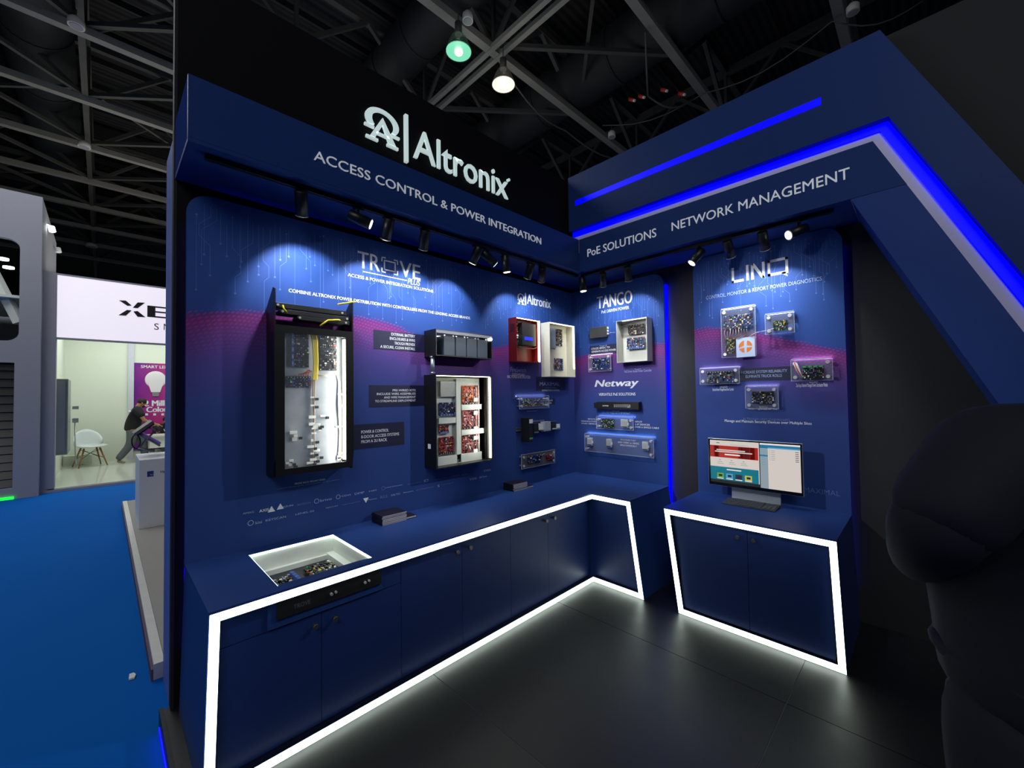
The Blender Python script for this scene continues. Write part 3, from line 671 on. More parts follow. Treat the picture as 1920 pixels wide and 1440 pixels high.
lines('B', ['REMOTELY', 'MANAGE & POWER', '4 PoE+ DEVICES'], B(1090, 790)[0], B(1120, 790)[0], B(1110, 784)[1], B(1110, 797)[1], pb)
lines('B', ['DEPLOY', '2-IP DEVICES', 'OVER A SINGLE CABLE'], B(1190.6, 795)[0], B(1235.5, 797)[0], B(1195, 788.5)[1], B(1195, 803.5)[1], pb, align='L')
lines('B', ['PROVIDES PoE+', 'AND 12VDC or 24VDC', 'SIMULTANEOUSLY'], B(1158.5, 830)[0], B(1198.5, 830)[0], B(1178, 823)[1], B(1178, 838.5)[1], pb, align='C')
for s_, x0_, y0_, x1_, y1_ in (('NetWaySP4', 1148, 772, 1161, 770), ('16-Port PoE+ Midspan with 10/100/1000 Base-T', 1129, 775.5, 1182, 772), ('Tango1B', 1124, 650, 1138, 647.7), ('Trove1TG', 1190, 694, 1202, 691.5), ('PoE Driven Access Power Controller', 1171, 699, 1222, 694.5)):
    word(s_, 'B', B(x0_, y0_), (B(x1_, y0_)[0], B(x0_, y1_)[1]), .0016, FAINT, pb)
# rounded board
zt_, zb_ = B(1371.5, 503)[1], B(1373.5, 531)[1]
u0, u1 = B(1372, 520)[0], B(1479, 500)[0]; W_ = u1-u0
q = MB('B'); h = zt_-zb_; s_ = .018
def LB(x0_, x1_, z0_, z1_): q.box(u0+x0_*W_, u0+x1_*W_, .0004, .0016, zb_+z0_*h, zb_+z1_*h)
LB(0, .045, 0, 1); LB(0, .22, 0, .16); LB(.27, .315, 0, 1)
LB(.36, .405, 0, 1); LB(.555, .60, 0, 1); q.add([(u0+.36*W_, .0016, zb_+h), (u0+.42*W_, .0016, zb_+h), (u0+.60*W_, .0016, zb_), (u0+.54*W_, .0016, zb_)], [(0, 1, 2, 3)])
LB(.65, .695, 0, 1); LB(.65, .99, .84, 1); LB(.945, .99, .16, 1); LB(.65, .99, 0, .16); q.add([(u0+.86*W_, .0016, zb_+.1*h), (u0+.95*W_, .0016, zb_+.1*h), (u0+.98*W_, .0016, zb_-.2*h)], [(0, 1, 2)])
q.build('lettering', WHITE, pc)
word('CONTROL, MONITOR & REPORT POWER DIAGNOSTICS', 'B', B(1324, 562), (B(1541, 525)[0], B(1324, 555.5)[1]), .0016, FAINT, pc, bold=-.004)
patchB((1380, 691.5), (1490, 712), pc); lines('B', ['INCREASE SYSTEM RELIABILITY', 'ELIMINATE TRUCK ROLLS'], B(1389, 700)[0], B(1476, 700)[0], B(1389, 695)[1], B(1389, 711)[1], pc, m=FAINT, align='C', bold=0)
word('ALTRONIX LINQ DASHBOARD', 'B', B(1393, 787.5), (B(1481, 786)[0], B(1393, 783)[1]), .0016, FAINT2, pc)
word('Manage and Maintain Security Devices over Multiple Sites', 'B', B(1359, 792.3), (B(1522, 792)[0], B(1359, 786.2)[1]), .0016, WHITE, pc, bold=.012, caps=False)
word('MAXIMAL', 'B', B(1508, 922), (B(1575, 922)[0], B(1508, 913)[1]), .0016, FAINT2, pc, bold=-.01)
for s_, x0_, y0_, x1_, y1_ in (('LINQ8ACM', 1350, 727, 1364, 724), ('Optimized Network Managed Access Power Controller', 1336, 733, 1376, 728), ('LINQ8PD', 1518, 718.5, 1534, 715.5), ('Dual Input Network Managed Power Distribution Module', 1493, 726, 1552, 719), ('TEMPOTIX', 1423, 764.5, 1440, 761.5), ('Network Programmable 24/7 Timer', 1403, 768, 1458, 764.8)):
    word(s_, 'B', B(x0_, y0_), (B(x1_, y0_)[0], B(x0_, y1_)[1]), .0016, WHITE, pc)

# ================================================================== WALL-MOUNTED DEVICES, LEFT WALL
def frame_front(fr, u0, u1, z0, z1, du, dz_, d0, d1, m, name, parent, dr=None):
    dr = dr if dr is not None else du
    q = MB(fr).box(u0, u1, d0, d1, z0, z0+dz_).box(u0, u1, d0, d1, z1-dz_, z1).box(u0, u0+du, d0, d1, z0+dz_, z1-dz_).box(u1-dr, u1, d0, d1, z0+dz_, z1-dz_)
    return q.build(name, m, parent)
def shell(fr, u0, u1, z0, z1, D, m, parent, t=.006, name='housing', inner=None):
    q = MB(fr).box(u0, u0+t, .001, D, z0, z1).box(u1-t, u1, .001, D, z0, z1).box(u0+t, u1-t, .001, D, z0, z0+t).box(u0+t, u1-t, .001, D, z1-t, z1)
    o = q.build(name, m, parent)
    MB(fr).box(u0+t, u1-t, .001, .006, z0+t, z1-t).build('back_plate', inner or m, parent)
    return o
def avg(*a): return sum(a)/len(a)
# --- tall rack unit
D = .165
u0 = A(517, 750, D)[0]; u1 = A(661, 750, D)[0]; z1_ = avg(A(517, 609, D)[1], A(660, 621, D)[1]); z0_ = avg(A(517.5, 893.6, D)[1], A(662, 875.6, D)[1])
t = thing('rack_enclosure', 'tall black wall rack with lit window full of boards and wiring, left wall', 'rack enclosure', (0, (u0+u1)/2, z0_), fr='A')
q = MB('A').box(u0, u0+.008, .002, D-.012, z0_, z1_).box(u1-.008, u1, .002, D-.012, z0_, z1_).box(u0, u1, .002, D-.012, z0_, z0_+.008).box(u0, u1, .002, D-.012, z1_-.008, z1_)
q.build('housing', BLACK, t)
wu0, wu1, wz0, wz1 = A(534, 750, D)[0], A(649.5, 750, D)[0], avg(A(534, 879, D)[1], A(649, 866, D)[1]), avg(A(534, 621.5, D)[1], A(648, 634, D)[1])
MB('A').box(u0, wu0, D-.012, D, z0_, z1_).box(wu1, u1, D-.012, D, z0_, z1_).box(wu0, wu1, D-.012, D, z0_, wz0).box(wu0, wu1, D-.012, D, wz1, z1_).build('front_frame', BLACK, t)
MB('A').box(wu0, wu1, D-.006, D-.004, wz0, wz1).build('window_pane', GLASS, t)
dp = .075
PLT = mat('brushed_plate', (150, 158, 166), .6, .25, noise=.25, scale=14)
MB('A').box(u0+.008, u1-.008, dp-.006, dp, z0_+.008, z1_-.008).build('back_plate', PLT, t)
def AD(px, py): return A(px, py, dp)
def rectpcb(tl, br, d, col, parent, seed, fr='A', **k):
    f_ = A if fr == 'A' else B
    a, b = f_(*tl, d), f_(*br, d); c_ = f_(tl[0], br[1], d); e_ = f_(br[0], tl[1], d)
    return pcb(fr, a[0], b[0], avg(b[1], c_[1]), avg(a[1], e_[1]), d+.004, col, parent, seed, **k)
rectpcb((545, 624), (578, 689), dp, 'black', t, 21, term=('L', 4, 5), dens=1.4)
rectpcb((598, 627), (631, 695), dp, 'black', t, 22, dens=1.6)
rectpcb((535.5, 706), (581, 727), dp, 'blue', t, 23, term=('T', 0, 8), wts=(6, 3, 3, 1, 4, 1, .6, 1))
def tubeA(pts, r, m, parent, name='wire', fr='A', d=dp, n=6, jit=0, seed=0):
    rnd = random.Random(seed); f_ = A if fr == 'A' else B; q = MB(fr); P_ = []
    for p_ in pts:
        x_, y_ = f_(p_[0], p_[1], d); P_.append((x_, d+(p_[2] if len(p_) > 2 else .01), y_))
    q.tube(P_, r, n); return q.build(name, m, parent)
for i in range(6): tubeA([(581+i*1.7, 623, .012), (583+i*1.6, 640, .03), (585+i*1.4, 680, .034), (586+i*1.3, 712, .012)], .0045, YEL, t, 'yellow_wire')
for i in range(4): tubeA([(586+i*1.5, 712, .008), (585.5+i*1.2, 740, .012), (587+(i % 2)*2, 780, .01), (586+i, 820, .014), (585+i*1.5, 871, .01)], .003, WIREW if i % 2 else mat('tan_wire', (150, 110, 90), .5), t, 'harness_wire')
for i in range(5): tubeA([(592, 704, .01), (610, 703+i*.8, .012), (630, 702, .01), (633+i*.8, 715, .012), (632+i*1.5, 760, .02), (635+i, 810, .014), (633+i*1.6, 864, .01)], .0028, WIREW, t, 'harness_wire')
for i in range(5): tubeA([(560+i*4, 706, .01), (558+i*4.5, 702-i*.5, .022), (566+i*4, 701-i, .02), (577, 694, .01)], .0022, WIRER, t, 'red_wire')
q = MB('A'); rnd = random.Random(4)
for (px_, py_) in ((584, 745), (584, 760), (584, 783), (585, 826), (584, 850), (549, 812), (541, 868), (583, 796), (589, 803), (594, 797), (587, 812), (581, 838), (592, 845), (586, 862), (637, 850), (634, 861), (640, 866), (636, 740), (634, 800), (553, 818), (544, 872), (590, 800), (598, 806), (604, 780), (593, 855), (640, 762), (636, 858), (545, 866), (551, 825), (580, 868)):
    p_ = AD(px_, py_); hw_ = rnd.uniform(.008, .022); q.box(p_[0]-hw_, p_[0]+hw_, dp+.006, dp+.016, p_[1]-.005, p_[1]+rnd.uniform(.004, .016), 0)
    if rnd.random() < .6: q.box(p_[0]+.018, p_[0]+.036, dp+.008, dp+.022, p_[1]-.02, p_[1]-.004, 1)
q.build('connectors', [OFFW, WIREB], t, kind='stuff')
a = A(642, 640, D-.03)[0]
MB('A').box(wu1-.004, wu1+.006, D-.05, D-.016, wz0+.01, wz1-.01).build('led_strip', LEDC, t)
lamp_ = lamp('rack_glow', 'AREA', (D-.030, wu1-.012, (wz0+wz1)/2), 2.2, (1, .98, .9), (dp-.03, wu0+.05, (wz0+wz1)/2), .03, size_y=.9); lamp_.parent = t; lamp_.matrix_parent_inverse = XF[t].inverted()
lamp_.rotation_euler = (Vector((dp-.03, wu0+.05, (wz0+wz1)/2))-lamp_.location).to_track_quat('-Z', 'Y').to_euler()
for i, (pxt, pyt, uu) in enumerate(((516, 540, u0+.001), (660, 567, u1-.009))):
    zt_ = A(pxt, pyt, D)[1]
    MB('A').prism([(.002, z0_-.015), (D-.0, z0_+.4), (D, zt_), (.03, zt_+.02), (.002, zt_-.06)], uu-.009, uu-.001, ax='x') if False else None
    q = MB(); q.prism([(.002, z0_-.012), (D*.85, z0_-.012), (D, z0_+.1), (D, zt_), (D-.03, zt_+.012), (.002, zt_-.09)], uu-.0085 if i == 0 else uu+.0095, uu-.0012 if i == 0 else uu+.016, ax='y'); q.build('side_bracket', BLACK, t)
for (x0_, y0_, x1_, y1_, hh, dd) in ((521, 577, 650, 583, .030, .14), (530, 589, 659, 594, .028, .15), (562, 599.5, 657, 603, .026, .155)):
    a, b_ = A(x0_, y0_, dd), A(x1_, y1_, dd); zc = (a[1]+b_[1])/2
    q = MB('A').prism([(a[0]+hh/2*math.cos(k_*PI/5+PI/2), zc+hh/2*math.sin(k_*PI/5+PI/2)) for k_ in range(6)]+[(min(b_[0], u1-.012), zc-hh/2), (min(b_[0], u1-.012), zc+hh/2)], dd-.10, dd); q.build('cable_arm', BLACKP, t, bevel=.002)
    MB('A').tube([(a[0], dd, zc), (a[0], dd+.005, zc)], .007, 10).tube([(b_[0]-.03, dd, zc), (b_[0]-.03, dd+.005, zc)], .007, 10).build('rivet', CHROME, t)
tubeA([(592, 614, .07), (605, 604, .085), (625, 603, .08), (640, 606, .05)], .006, YEL, t, 'yellow_wire'); tubeA([(532, 590, .07), (524, 582, .08), (523, 576, .075)], .005, YEL, t, 'yellow_wire'); tubeA([(625, 574, .07), (648, 571, .08), (658, 569, .07)], .006, YEL, t, 'yellow_wire')

# --- battery enclosure
D = .163
u0, u1 = A(817.4, 640, D)[0], A(922.5, 650, D)[0]; z1_ = avg(A(817, 617, D)[1], A(922.7, 628, D)[1]); z0_ = avg(A(817.8, 668.4, D)[1], A(922, 672, D)[1])
t = thing('battery_enclosure', 'wide low black enclosure holding four batteries, above the lit kit cabinet', 'enclosure', (0, (u0+u1)/2, z0_), fr='A')
INW = mat('inner_grey', (120, 124, 126), .5, noise=.06)
shell('A', u0, u1, z0_, z1_, D, BLACK, t, t=.008, inner=INW)
MB('A').box(u0+.002, u1-.002, D-.02, D+.003, z1_-.030, z1_-.009).build('top_rail', GREY, t)
bt = mat('battery_case', (62, 76, 88), .45, noise=.06)
for i, (xa, xb) in enumerate(((832, 853.4), (854.4, 874.4), (875.2, 894.4), (895.2, 914.4))):
    a, b_ = A(xa, 650, D-.012)[0], A(xb, 650, D-.012)[0]; zt_ = z1_-.045
    bb = thing('battery', 'dark grey sealed battery, %s in the wide black enclosure' % ('leftmost of the four', 'second from left of the four', 'third from left of the four', 'rightmost of the four')[i], 'battery', (0, (a+b_)/2, z0_+.0081), 'batteries in the wall enclosure', fr='A')
    MB('A').box(a+.001, b_-.001, .03, D-.012, z0_+.0081, zt_).build('case', bt, bb, bevel=.003)
    for uu in (a+.014, b_-.014): MB('A').box(uu-.006, uu+.006, D-.03, D-.018, zt_, zt_+.010).build('terminal', CHROME, bb)
MB('A').tube([(u1-.02, D-.02, z1_-.035), (u1-.02, D+.012, z1_-.038)], .014, 12).build('led_end', LEDW, t)
MB('A').box(u0+.02, u1-.03, .06, .07, z1_-.045, z1_-.038).build('led_strip', mat('led_dim', (255, 255, 250), .4, noise=0, emit=(235, 245, 255), es=2.5), t)
zb1 = z0_
# --- lit kit cabinet
D = .163
u0, u1 = A(817.4, 780, D)[0], A(923, 780, D)[0]; z1_ = avg(A(817, 701, D)[1], A(923, 705.5, D)[1]); z0_ = avg(A(818, 879, D)[1], A(923, 864.4, D)[1])
cd_ = thing('conduit', 'short grey conduit joining battery enclosure and kit cabinet', 'conduit', (0, u0-.0+.02, z1_), fr='A')
ua = A(810.5, 684, .10)[0]
MB('A').tube([(u0+.022, .09, z1_+.0005), (u0+.022, .09, zb1-.0005)], .016, 14).build('tube', STEEL, cd_)
for zz in (z1_+.008, zb1-.012): MB('A').tube([(u0+.022, .09, zz), (u0+.022, .09, zz+.012)], .020, 14).build('collar', STEEL, cd_)
t = thing('kit_cabinet', 'black wall cabinet with red boards, wire ducts and warm light strip', 'cabinet', (0, (u0+u1)/2, z0_), fr='A')
shell('A', u0, u1, z0_, z1_, D, BLACK, t, t=.007, inner=BLACK)
def KA(x, y, d): return A(680+x/4.5, 580+y/4.5, d)
dk = .05
a, b_ = KA(622, 580, dk), KA(978, 1300, dk)
pu0, pu1 = KA(618, 900, dk)[0]-.045, KA(985, 900, dk)[0]; pz0, pz1 = avg(KA(622, 1310, dk)[1], KA(985, 1250, dk)[1]), avg(KA(622, 575, dk)[1], KA(970, 585, dk)[1])
MPL = mat('mounting_plate', (205, 212, 205), .45, .2, noise=.05)
MB('A').box(pu0, pu1, dk-.006, dk, pz0, pz1).build('mounting_plate', MPL, t)
def duct(x0_, x1_, y0_, y1_, vert=False):
    a_, b2 = KA(x0_, y0_, dk+.03), KA(x1_, y1_, dk+.03); c_, d_ = KA(x0_, y1_, dk+.03), KA(x1_, y0_, dk+.03)
    zz1, zz0 = avg(a_[1], d_[1]), avg(c_[1], b2[1])
    MB('A').box(a_[0], b2[0], dk+.001, dk+.035, zz0, zz1).build('wire_duct', mat('duct_grey', (188, 194, 186), .5, noise=.03), t)
duct(785, 830, 590, 1290); duct(640, 783, 915, 962); duct(832, 1000, 803, 845); duct(832, 1022, 1010, 1052); duct(632, 1003, 1222, 1292)
q = MB('A'); a_ = KA(640, 605, dk); b2 = KA(778, 735, dk)
MB('A').box(a_[0], b2[0], dk+.001, dk+.028, b2[1], a_[1]).build('power_supply', mat('perforated_steel', (160, 164, 158), .4, .6, noise=.5, scale=260), t)
def kp(x0_, x1_, y0_, y1_, col, seed, **k): rectpcb((680+x0_/4.5, 580+y0_/4.5), (680+x1_/4.5, 580+y1_/4.5), dk+.004, col, t, seed, **k)
kp(640, 778, 785, 895, 'blue', 31, term=('B', 4, 6)); kp(640, 720, 972, 1045, 'red', 32, term=('B', 4, 5), wts=(4, 2, 3, .3, .3, 4, .5, .3)); kp(640, 762, 1075, 1218, 'red', 33, term=('B', 0, 7), wts=(4, 2, 3, .3, .3, 4, .5, .3), dens=1.6)
kp(834, 975, 645, 800, 'orange', 34, term=('B', 0, 6), wts=(2, 2, 3, .3, .3, 2, 3, .3), dens=1.6); kp(836, 975, 850, 1005, 'red', 35, term=('B', 0, 6), wts=(4, 2, 3, .3, .3, 4, .5, .3), dens=1.6); kp(836, 975, 1058, 1216, 'red', 36, term=('B', 0, 6), wts=(4, 2, 3, .3, .3, 4, .5, .3), dens=1.6)
for i, (yy) in enumerate((760, 870, 1000, 1080, 1190)):
    a_ = KA(945, yy, dk+.02); MB('A').box(a_[0]-.02, a_[0]+.02, dk+.024, dk+.036, a_[1]-.018, a_[1]+.012).build('connector', OFFW, t)
for i in range(4): tubeA([(680+(935+i*9)/4.5, 580+640/4.5, .02), (680+(940+i*7)/4.5, 580+800/4.5, .03), (680+(930+i*10)/4.5, 580+900/4.5, .03), (680+(945+i*6)/4.5, 580+1210/4.5, .02)], .002, WIREW if i % 2 else WIREB, t, d=dk)
LEDK = mat('led_warm_strip', (255, 250, 215), .4, noise=0, emit=(255, 250, 220), es=7)
MB('A').box(u0+.012, u1-.02, D-.012, D-.004, z1_-.013, z1_-.0075).build('led_strip', LEDK, t)
MB('A').box(u1-.014, u1-.0075, D-.028, D-.008, z0_+.02, z1_-.015).build('led_strip', LEDK, t)
MB('A').box(u1-.03, u1-.0075, D-.07, D-.03, z0_+.0075, z1_-.015).build('side_channel', BLACKP, t)
lb = MB().box(.05, .09, u0-.0008, u0-.0002, A(806, 841, .06)[1], A(806, 832, .06)[1]).build('rating_label', WHITE, t)
lm = lamp('kit_glow', 'AREA', (D-.01, u1-.03, (z0_+z1_)/2), 1.6, (1, .98, .88), None, .02, size_y=.5); lm.rotation_euler = (Vector((dk, u0+.1, (z0_+z1_)/2))-lm.location).to_track_quat('-Z', 'Y').to_euler(); lm.parent = t; lm.matrix_parent_inverse = XF[t].inverted()

# --- red cabinet
D = .108
RED = mat('red_enamel', (128, 28, 24), .4, noise=.06)
u0, u1 = A(968.6, 640, D)[0], A(1012, 640, D)[0]; z1_ = avg(A(967.8, 594.4, D)[1], A(1012, 601, D)[1]); z0_ = avg(A(969.4, 677, D)[1], A(1011.7, 680, D)[1])
t = thing('alarm_cabinet', 'small red wall cabinet with blue display screen, beside the beige one', 'cabinet', (0, (u0+u1)/2, z0_), fr='A')
shell('A', u0, u1, z0_, z1_, D, RED, t, t=.004)
def RA(x, y, d): return A(930+x/9, 560+y/9, d)
a_, b2 = RA(440, 380, .085), RA(665, 800, .085)
MB('A').box(a_[0], u1-.03, .03, .085, b2[1], a_[1]-.01).build('control_unit', BLACKP, t, bevel=.002)
a_, b2 = RA(483, 640, .088), RA(622, 712, .088)
MB('A').box(a_[0], b2[0], .0855, .088, b2[1], a_[1]).build('screen', mat('lcd_blue', (30, 40, 230), .3, noise=0, emit=(40, 50, 255), es=.9), t)
pcb('A', u0+.012, RA(430, 500, .04)[0], RA(430, 800, .04)[1], z1_-.02, .02, 'green', t, 41, wts=(4, 2, 4, 3, 1, 1, .5, .5))
tubeA([(930+640/9, 560+770/9, .04), (930+638/9, 560+830/9, .045), (930+600/9, 560+850/9, .03), (930+440/9, 560+835/9, .02), (930+370/9, 560+810/9, .02)], .0025, WIREW, t, d=.03)
MB('A').box(u0+.01, u1-.012, D-.010, D-.002, z1_-.010, z1_-.0045).build('led_strip', LEDK, t); MB('A').box(u1-.012, u1-.0045, D-.014, D-.002, z0_+.01, z1_-.012).build('led_strip', LEDK, t)
MB('A').box(u1-.012, u1-.0002, D, D+.004, z0_+.005, z1_-.003).build('led_strip', LEDK, t)
for i in range(6): MB().box(.03+.0095*i, .036+.0095*i, u0-.001, u0-.0003, z1_-.14, z1_-.06).build('vent_slot', mat('vent_dark', (70, 14, 14), .6, noise=0), t)
# --- beige cabinet
D = .118
BEI = mat('beige_enamel', (205, 203, 188), .45, noise=.04)
u0, u1 = A(1031, 655, D)[0], min(A(1081.5, 655, D)[0], -.135); z1_ = avg(A(1030, 603.3, D)[1], A(1081, 612, D)[1]); z0_ = avg(A(1033, 705.5, D)[1], A(1082.8, 707.8, D)[1])
t = thing('power_cabinet', 'open beige wall cabinet next to the room corner, right of the red one', 'cabinet', (0, (u0+u1)/2, z0_), fr='A')
shell('A', u0, u1, z0_, z1_, D, BEI, t, t=.004)
def BA(x, y, d): return A(930+x/9, 560+y/9, d)
a_, b2 = BA(915, 480, .04), BA(1005, 850, .04)
MB('A').box(u0+.012, b2[0], .007, .045, b2[1], a_[1]).build('power_supply', mat('blue_grey_steel', (140, 152, 162), .4, .5, noise=.1), t)
e_ = BA(1015, 500, .03), BA(1140, 800, .03); pcb('A', e_[0][0], e_[1][0], e_[1][1], e_[0][1], .01, 'black', t, 51, term=('R', 2, 9), wts=(4, 2, 5, .3, .3, 3, .5, .3))
e_ = BA(1005, 1000, .03), BA(1140, 1215, .03); pcb('A', e_[0][0], e_[1][0], e_[1][1], e_[0][1], .01, 'blue', t, 52, term=('R', 4, 6), wts=(4, 2, 5, .3, 2, 3, .5, .3))
MB('A').box(u0+.012, u1-.02, D-.012, D-.003, z1_-.010, z1_-.0045).build('led_strip', LEDK, t); MB('A').box(u1-.016, u1-.0045, D-.012, D-.003, z0_+.09, z1_-.02).build('led_strip', LEDK, t)
tubeA([(1035, 682, .02), (1034, 690, .03), (1037, 694, .02)], .0025, WIREB, t, d=.02); tubeA([(1036, 650, .02), (1034, 654, .03), (1038, 656, .02)], .0025, WIREB, t, d=.02)

# --- acrylic mounts
def mount(fr, quad, d, label, group=None, led=2.0, ledcol=(225, 240, 255), cat='display mount', name='acrylic_mount', pins=True):
    f_ = A if fr == 'A' else B
    TL, TR, BR, BL = [f_(*p_, d) for p_ in quad]
    u0, u1, z1_, z0_ = avg(TL[0], BL[0]), avg(TR[0], BR[0]), avg(TL[1], TR[1]), avg(BL[1], BR[1])
    loc = (0, (u0+u1)/2, z0_) if fr == 'A' else ((u0+u1)/2, 0, z0_)
    t = thing(name, label, cat, loc, group, fr=fr)
    MB(fr).box(u0, u1, d-.005, d, z0_, z1_).build('clear_plate', ACRYL, t)
    frame_front(fr, u0, u1, z0_, z1_, .0018, .0018, d-.0055, d+.0005, ACEDGE, 'polished_edge', t)
    if pins:
        e_ = .028
        for uu in (u0+e_, u1-e_):
            for zz in (z0_+e_, z1_-e_): MB(fr).tube([(uu, .001, zz), (uu, d-.006, zz)], .007, 10).tube([(uu, d+.001, zz), (uu, d+.009, zz)], .013, 14).build('standoff', CHROME, t)
    if led:
        MB(fr).box(u0+.004, u1-.002, .012, d+.002, z1_+.001, z1_+.007).build('light_bar', mat('bar_silver', (190, 195, 200), .35, .6, noise=.04), t)
        MB(fr).box(u0+.008, u1-.006, .004, .0115, z1_+.001, z1_+.006).build('led_strip', mat('led_mount_%.1f' % led, ledcol, .4, noise=0, emit=ledcol, es=led*2), t)
    return t, u0, u1, z0_, z1_
t, u0, u1, z0_, z1_ = mount('A', ((974, 743), (1029.5, 742.5), (1029.5, 763), (974, 768.7)), .06, 'clear acrylic mount with two long boards under the beige cabinet on the left wall', led=4, ledcol=(255, 240, 255))
rectpcb((978, 747.5), (994, 763), .045, 'green', t, 61, wts=(2, 4, 5, 1, 1, 2, .5, .5)); rectpcb((995, 747.5), (1012, 761.5), .045, 'blue', t, 62, wts=(2, 4, 4, 1, 3, 1, .5, .5), dens=.7)
tubeA([(962, 750, .0), (966, 745, .03), (978, 747, .0)], .003, WIREB, t, d=.03)
# --- DIN rail group
D = .128
u0, u1 = A(992, 800, D)[0], A(998.6, 800, D)[0]; z1_, z0_ = A(992, 784, D)[1], A(992, 830, D)[1]
t = thing('rail_power_supply', 'deep black power supply brick sticking out on the left wall rail', 'power supply', (0, (u0+u1)/2, z0_), fr='A')
MB('A').box(u0, u1, .02, D, z0_, z1_).build('case', BLACKP, t, bevel=.002)
MB('A').box(u0+.004, u1-.002, D, D+.006, z1_-.05, z1_-.012).build('terminal', OFFW, t); MB('A').box(u0+.004, u1-.002, D, D+.004, z0_+.03, z0_+.045).build('terminal', mat('terminal_green', (80, 150, 90), .5), t)
r0, r1 = A(968, 803, .01)[0], A(1050, 800, .01)[0]; rzz = avg(A(970, 803, .01)[1], A(1045, 800, .01)[1])
t = thing('mounting_rail', 'short slotted steel rail carrying the black power brick and small modules', 'rail', (0, (r0+r1)/2, rzz-.018), fr='A')
MB('A').box(r0, r1, .001, .005, rzz-.010, rzz+.010).box(r0, r1, .005, .012, rzz-.0175, rzz-.010).box(r0, r1, .005, .012, rzz+.010, rzz+.0175).build('profile', STEEL, t)
for i, (xa, xb, ya, yb_, m_, lab) in enumerate(((1001, 1010, 794, 812, BLACKP, 'dark small module right beside the black power brick on the rail'), (1012, 1019, 795, 806, OFFW, 'white tiny module between the two bigger rail modules'),
        (1021, 1033, 791, 808, mat('module_grey', (170, 174, 176), .45), 'pale grey slotted module in the middle of the rail'), (1035, 1043, 791, 805, BLACKP, 'dark module right of the pale grey one on the rail'), (1044, 1050, 796, 804, OFFW, 'white connector module at the right end of the rail'))):
    d2 = .07; a_, b2 = A(xa, ya, d2), A(xb, yb_, d2)
    if b2[0] > -.02: continue
    m = thing('rail_module', lab, 'module', (0, (a_[0]+b2[0])/2, b2[1]), fr='A'); MB('A').box(a_[0], b2[0], .013, d2, b2[1], a_[1]).build('case', m_, m, bevel=.0015)
    MB('A').box(a_[0]+.003, b2[0]-.003, d2, d2+.005, b2[1]+.005, b2[1]+.014).build('terminal', PAL[2] if i % 2 else PAL[1], m)
# --- black plate with boards
t, u0, u1, z0_, z1_ = mount('A', ((978, 852), (1040.6, 843.5), (1040.6, 868), (978, 880)), .05, 'black plate with small boards, lowest item on the left wall near the corner', led=0, pins=True, name='board_plate')
MB('A').box(u0, u1, .04, .0442, z0_, z1_).build('plate', BLACKP, t)
rectpcb((989, 853), (1014, 867), .05, 'blue', t, 65, dens=.8, wts=(4, 2, 4, .3, 2, 4, .5, .3)); rectpcb((1022, 850), (1037, 862), .05, 'red', t, 66, dens=.5, wts=(4, 2, 4, .3, 2, 4, .5, .3)); 
tubeA([(986, 866, .0), (984, 856, .02), (992, 858, .0)], .002, WIREW, t, d=.05); tubeA([(1014, 855, .0), (1018, 850, .02), (1023, 854, .0)], .002, WIREW, t, d=.05)

# ================================================================== DEVICES ON THE CORNER BOARD
u0, u1, z1_, z0_ = B(1106, 620, .03)[0], B(1138, 620, .03)[0], B(1120, 613.5, .03)[1], B(1120, 633.5, .03)[1]
t = thing('injector', 'small dark grey box with a cable on the corner board, left of the grey cabinet', 'network device', ((u0+u1)/2, 0, z0_))
MB('B').box(u0, u1, .001, .035, z0_, z1_).build('case', mat('dark_grey_case', (58, 58, 60), .5), t, bevel=.003)
for k_ in range(3): MB('B').box(u1, u1+.006, .006, .03, z1_-.03-.03*k_, z1_-.012-.03*k_).build('socket', OFFW, t)
MB('B').tube([(u0, .015, (z0_+z1_)/2-.01), (u0-.03, .012, (z0_+z1_)/2-.015)], [.006, .004], 8).build('plug', BLACKP, t)
MB('B').tube([(u1+.006, .012, z0_+.03), (u1+.04, .02, z0_+.04), (u1+.09, .02, z0_+.035)], .002, 6).build('cable', WIREW, t)
D = .11
u0, u1 = B(1156, 640, D)[0], B(1213, 640, D)[0]; z1_ = avg(B(1155.5, 603, D)[1], B(1213, 593.3, D)[1]); z0_ = avg(B(1157, 680, D)[1], B(1213, 676.5, D)[1])
t = thing('controller_cabinet', 'open light grey cabinet with two boards on the corner board', 'cabinet', ((u0+u1)/2, 0, z0_))
LG = mat('light_grey_enamel', (196, 196, 186), .45, noise=.04)
shell('B', u0, u1, z0_, z1_, D, LG, t, t=.004)
rectpcb((1178, 609), (1208, 627), .03, 'black', t, 71, fr='B', term=('T', 0, 6), wts=(5, 3, 3, .3, .5, 2, 1, 2)); rectpcb((1176, 633), (1209, 654), .03, 'blue', t, 72, fr='B', term=('B', 4, 8), wts=(5, 3, 4, .3, 2, 2, .3, .4))
for k_, pts_ in enumerate((((1165, 610, .02), (1175, 609, .04), (1184, 606, .03), (1195, 608, .03)), ((1170, 620, .03), (1166, 625, .04), (1172, 628, .03), (1180, 624, .02)), ((1168, 618, .03), (1174, 613, .04), (1181, 616, .02)), ((1181, 626, .03), (1182, 631, .03), (1183, 636, .02)))): tubeA(pts_, .0022, (WIREB, WIREW)[k_ % 2], t, fr='B', d=.03)
MB('B').box(u0+.06, u1-.01, D-.02, D-.01, z1_-.008, z1_-.0045).build('led_strip', mat('led_soft_warm', (255, 250, 235), .4, noise=0, emit=(255, 250, 235), es=3), t)
t, u0, u1, z0_, z1_ = mount('B', ((1102.5, 666), (1145.5, 663), (1145.5, 695.5), (1104, 698)), .05, 'clear acrylic mount with one board on the corner board, lit violet below the dark box', led=5, ledcol=(255, 225, 255))
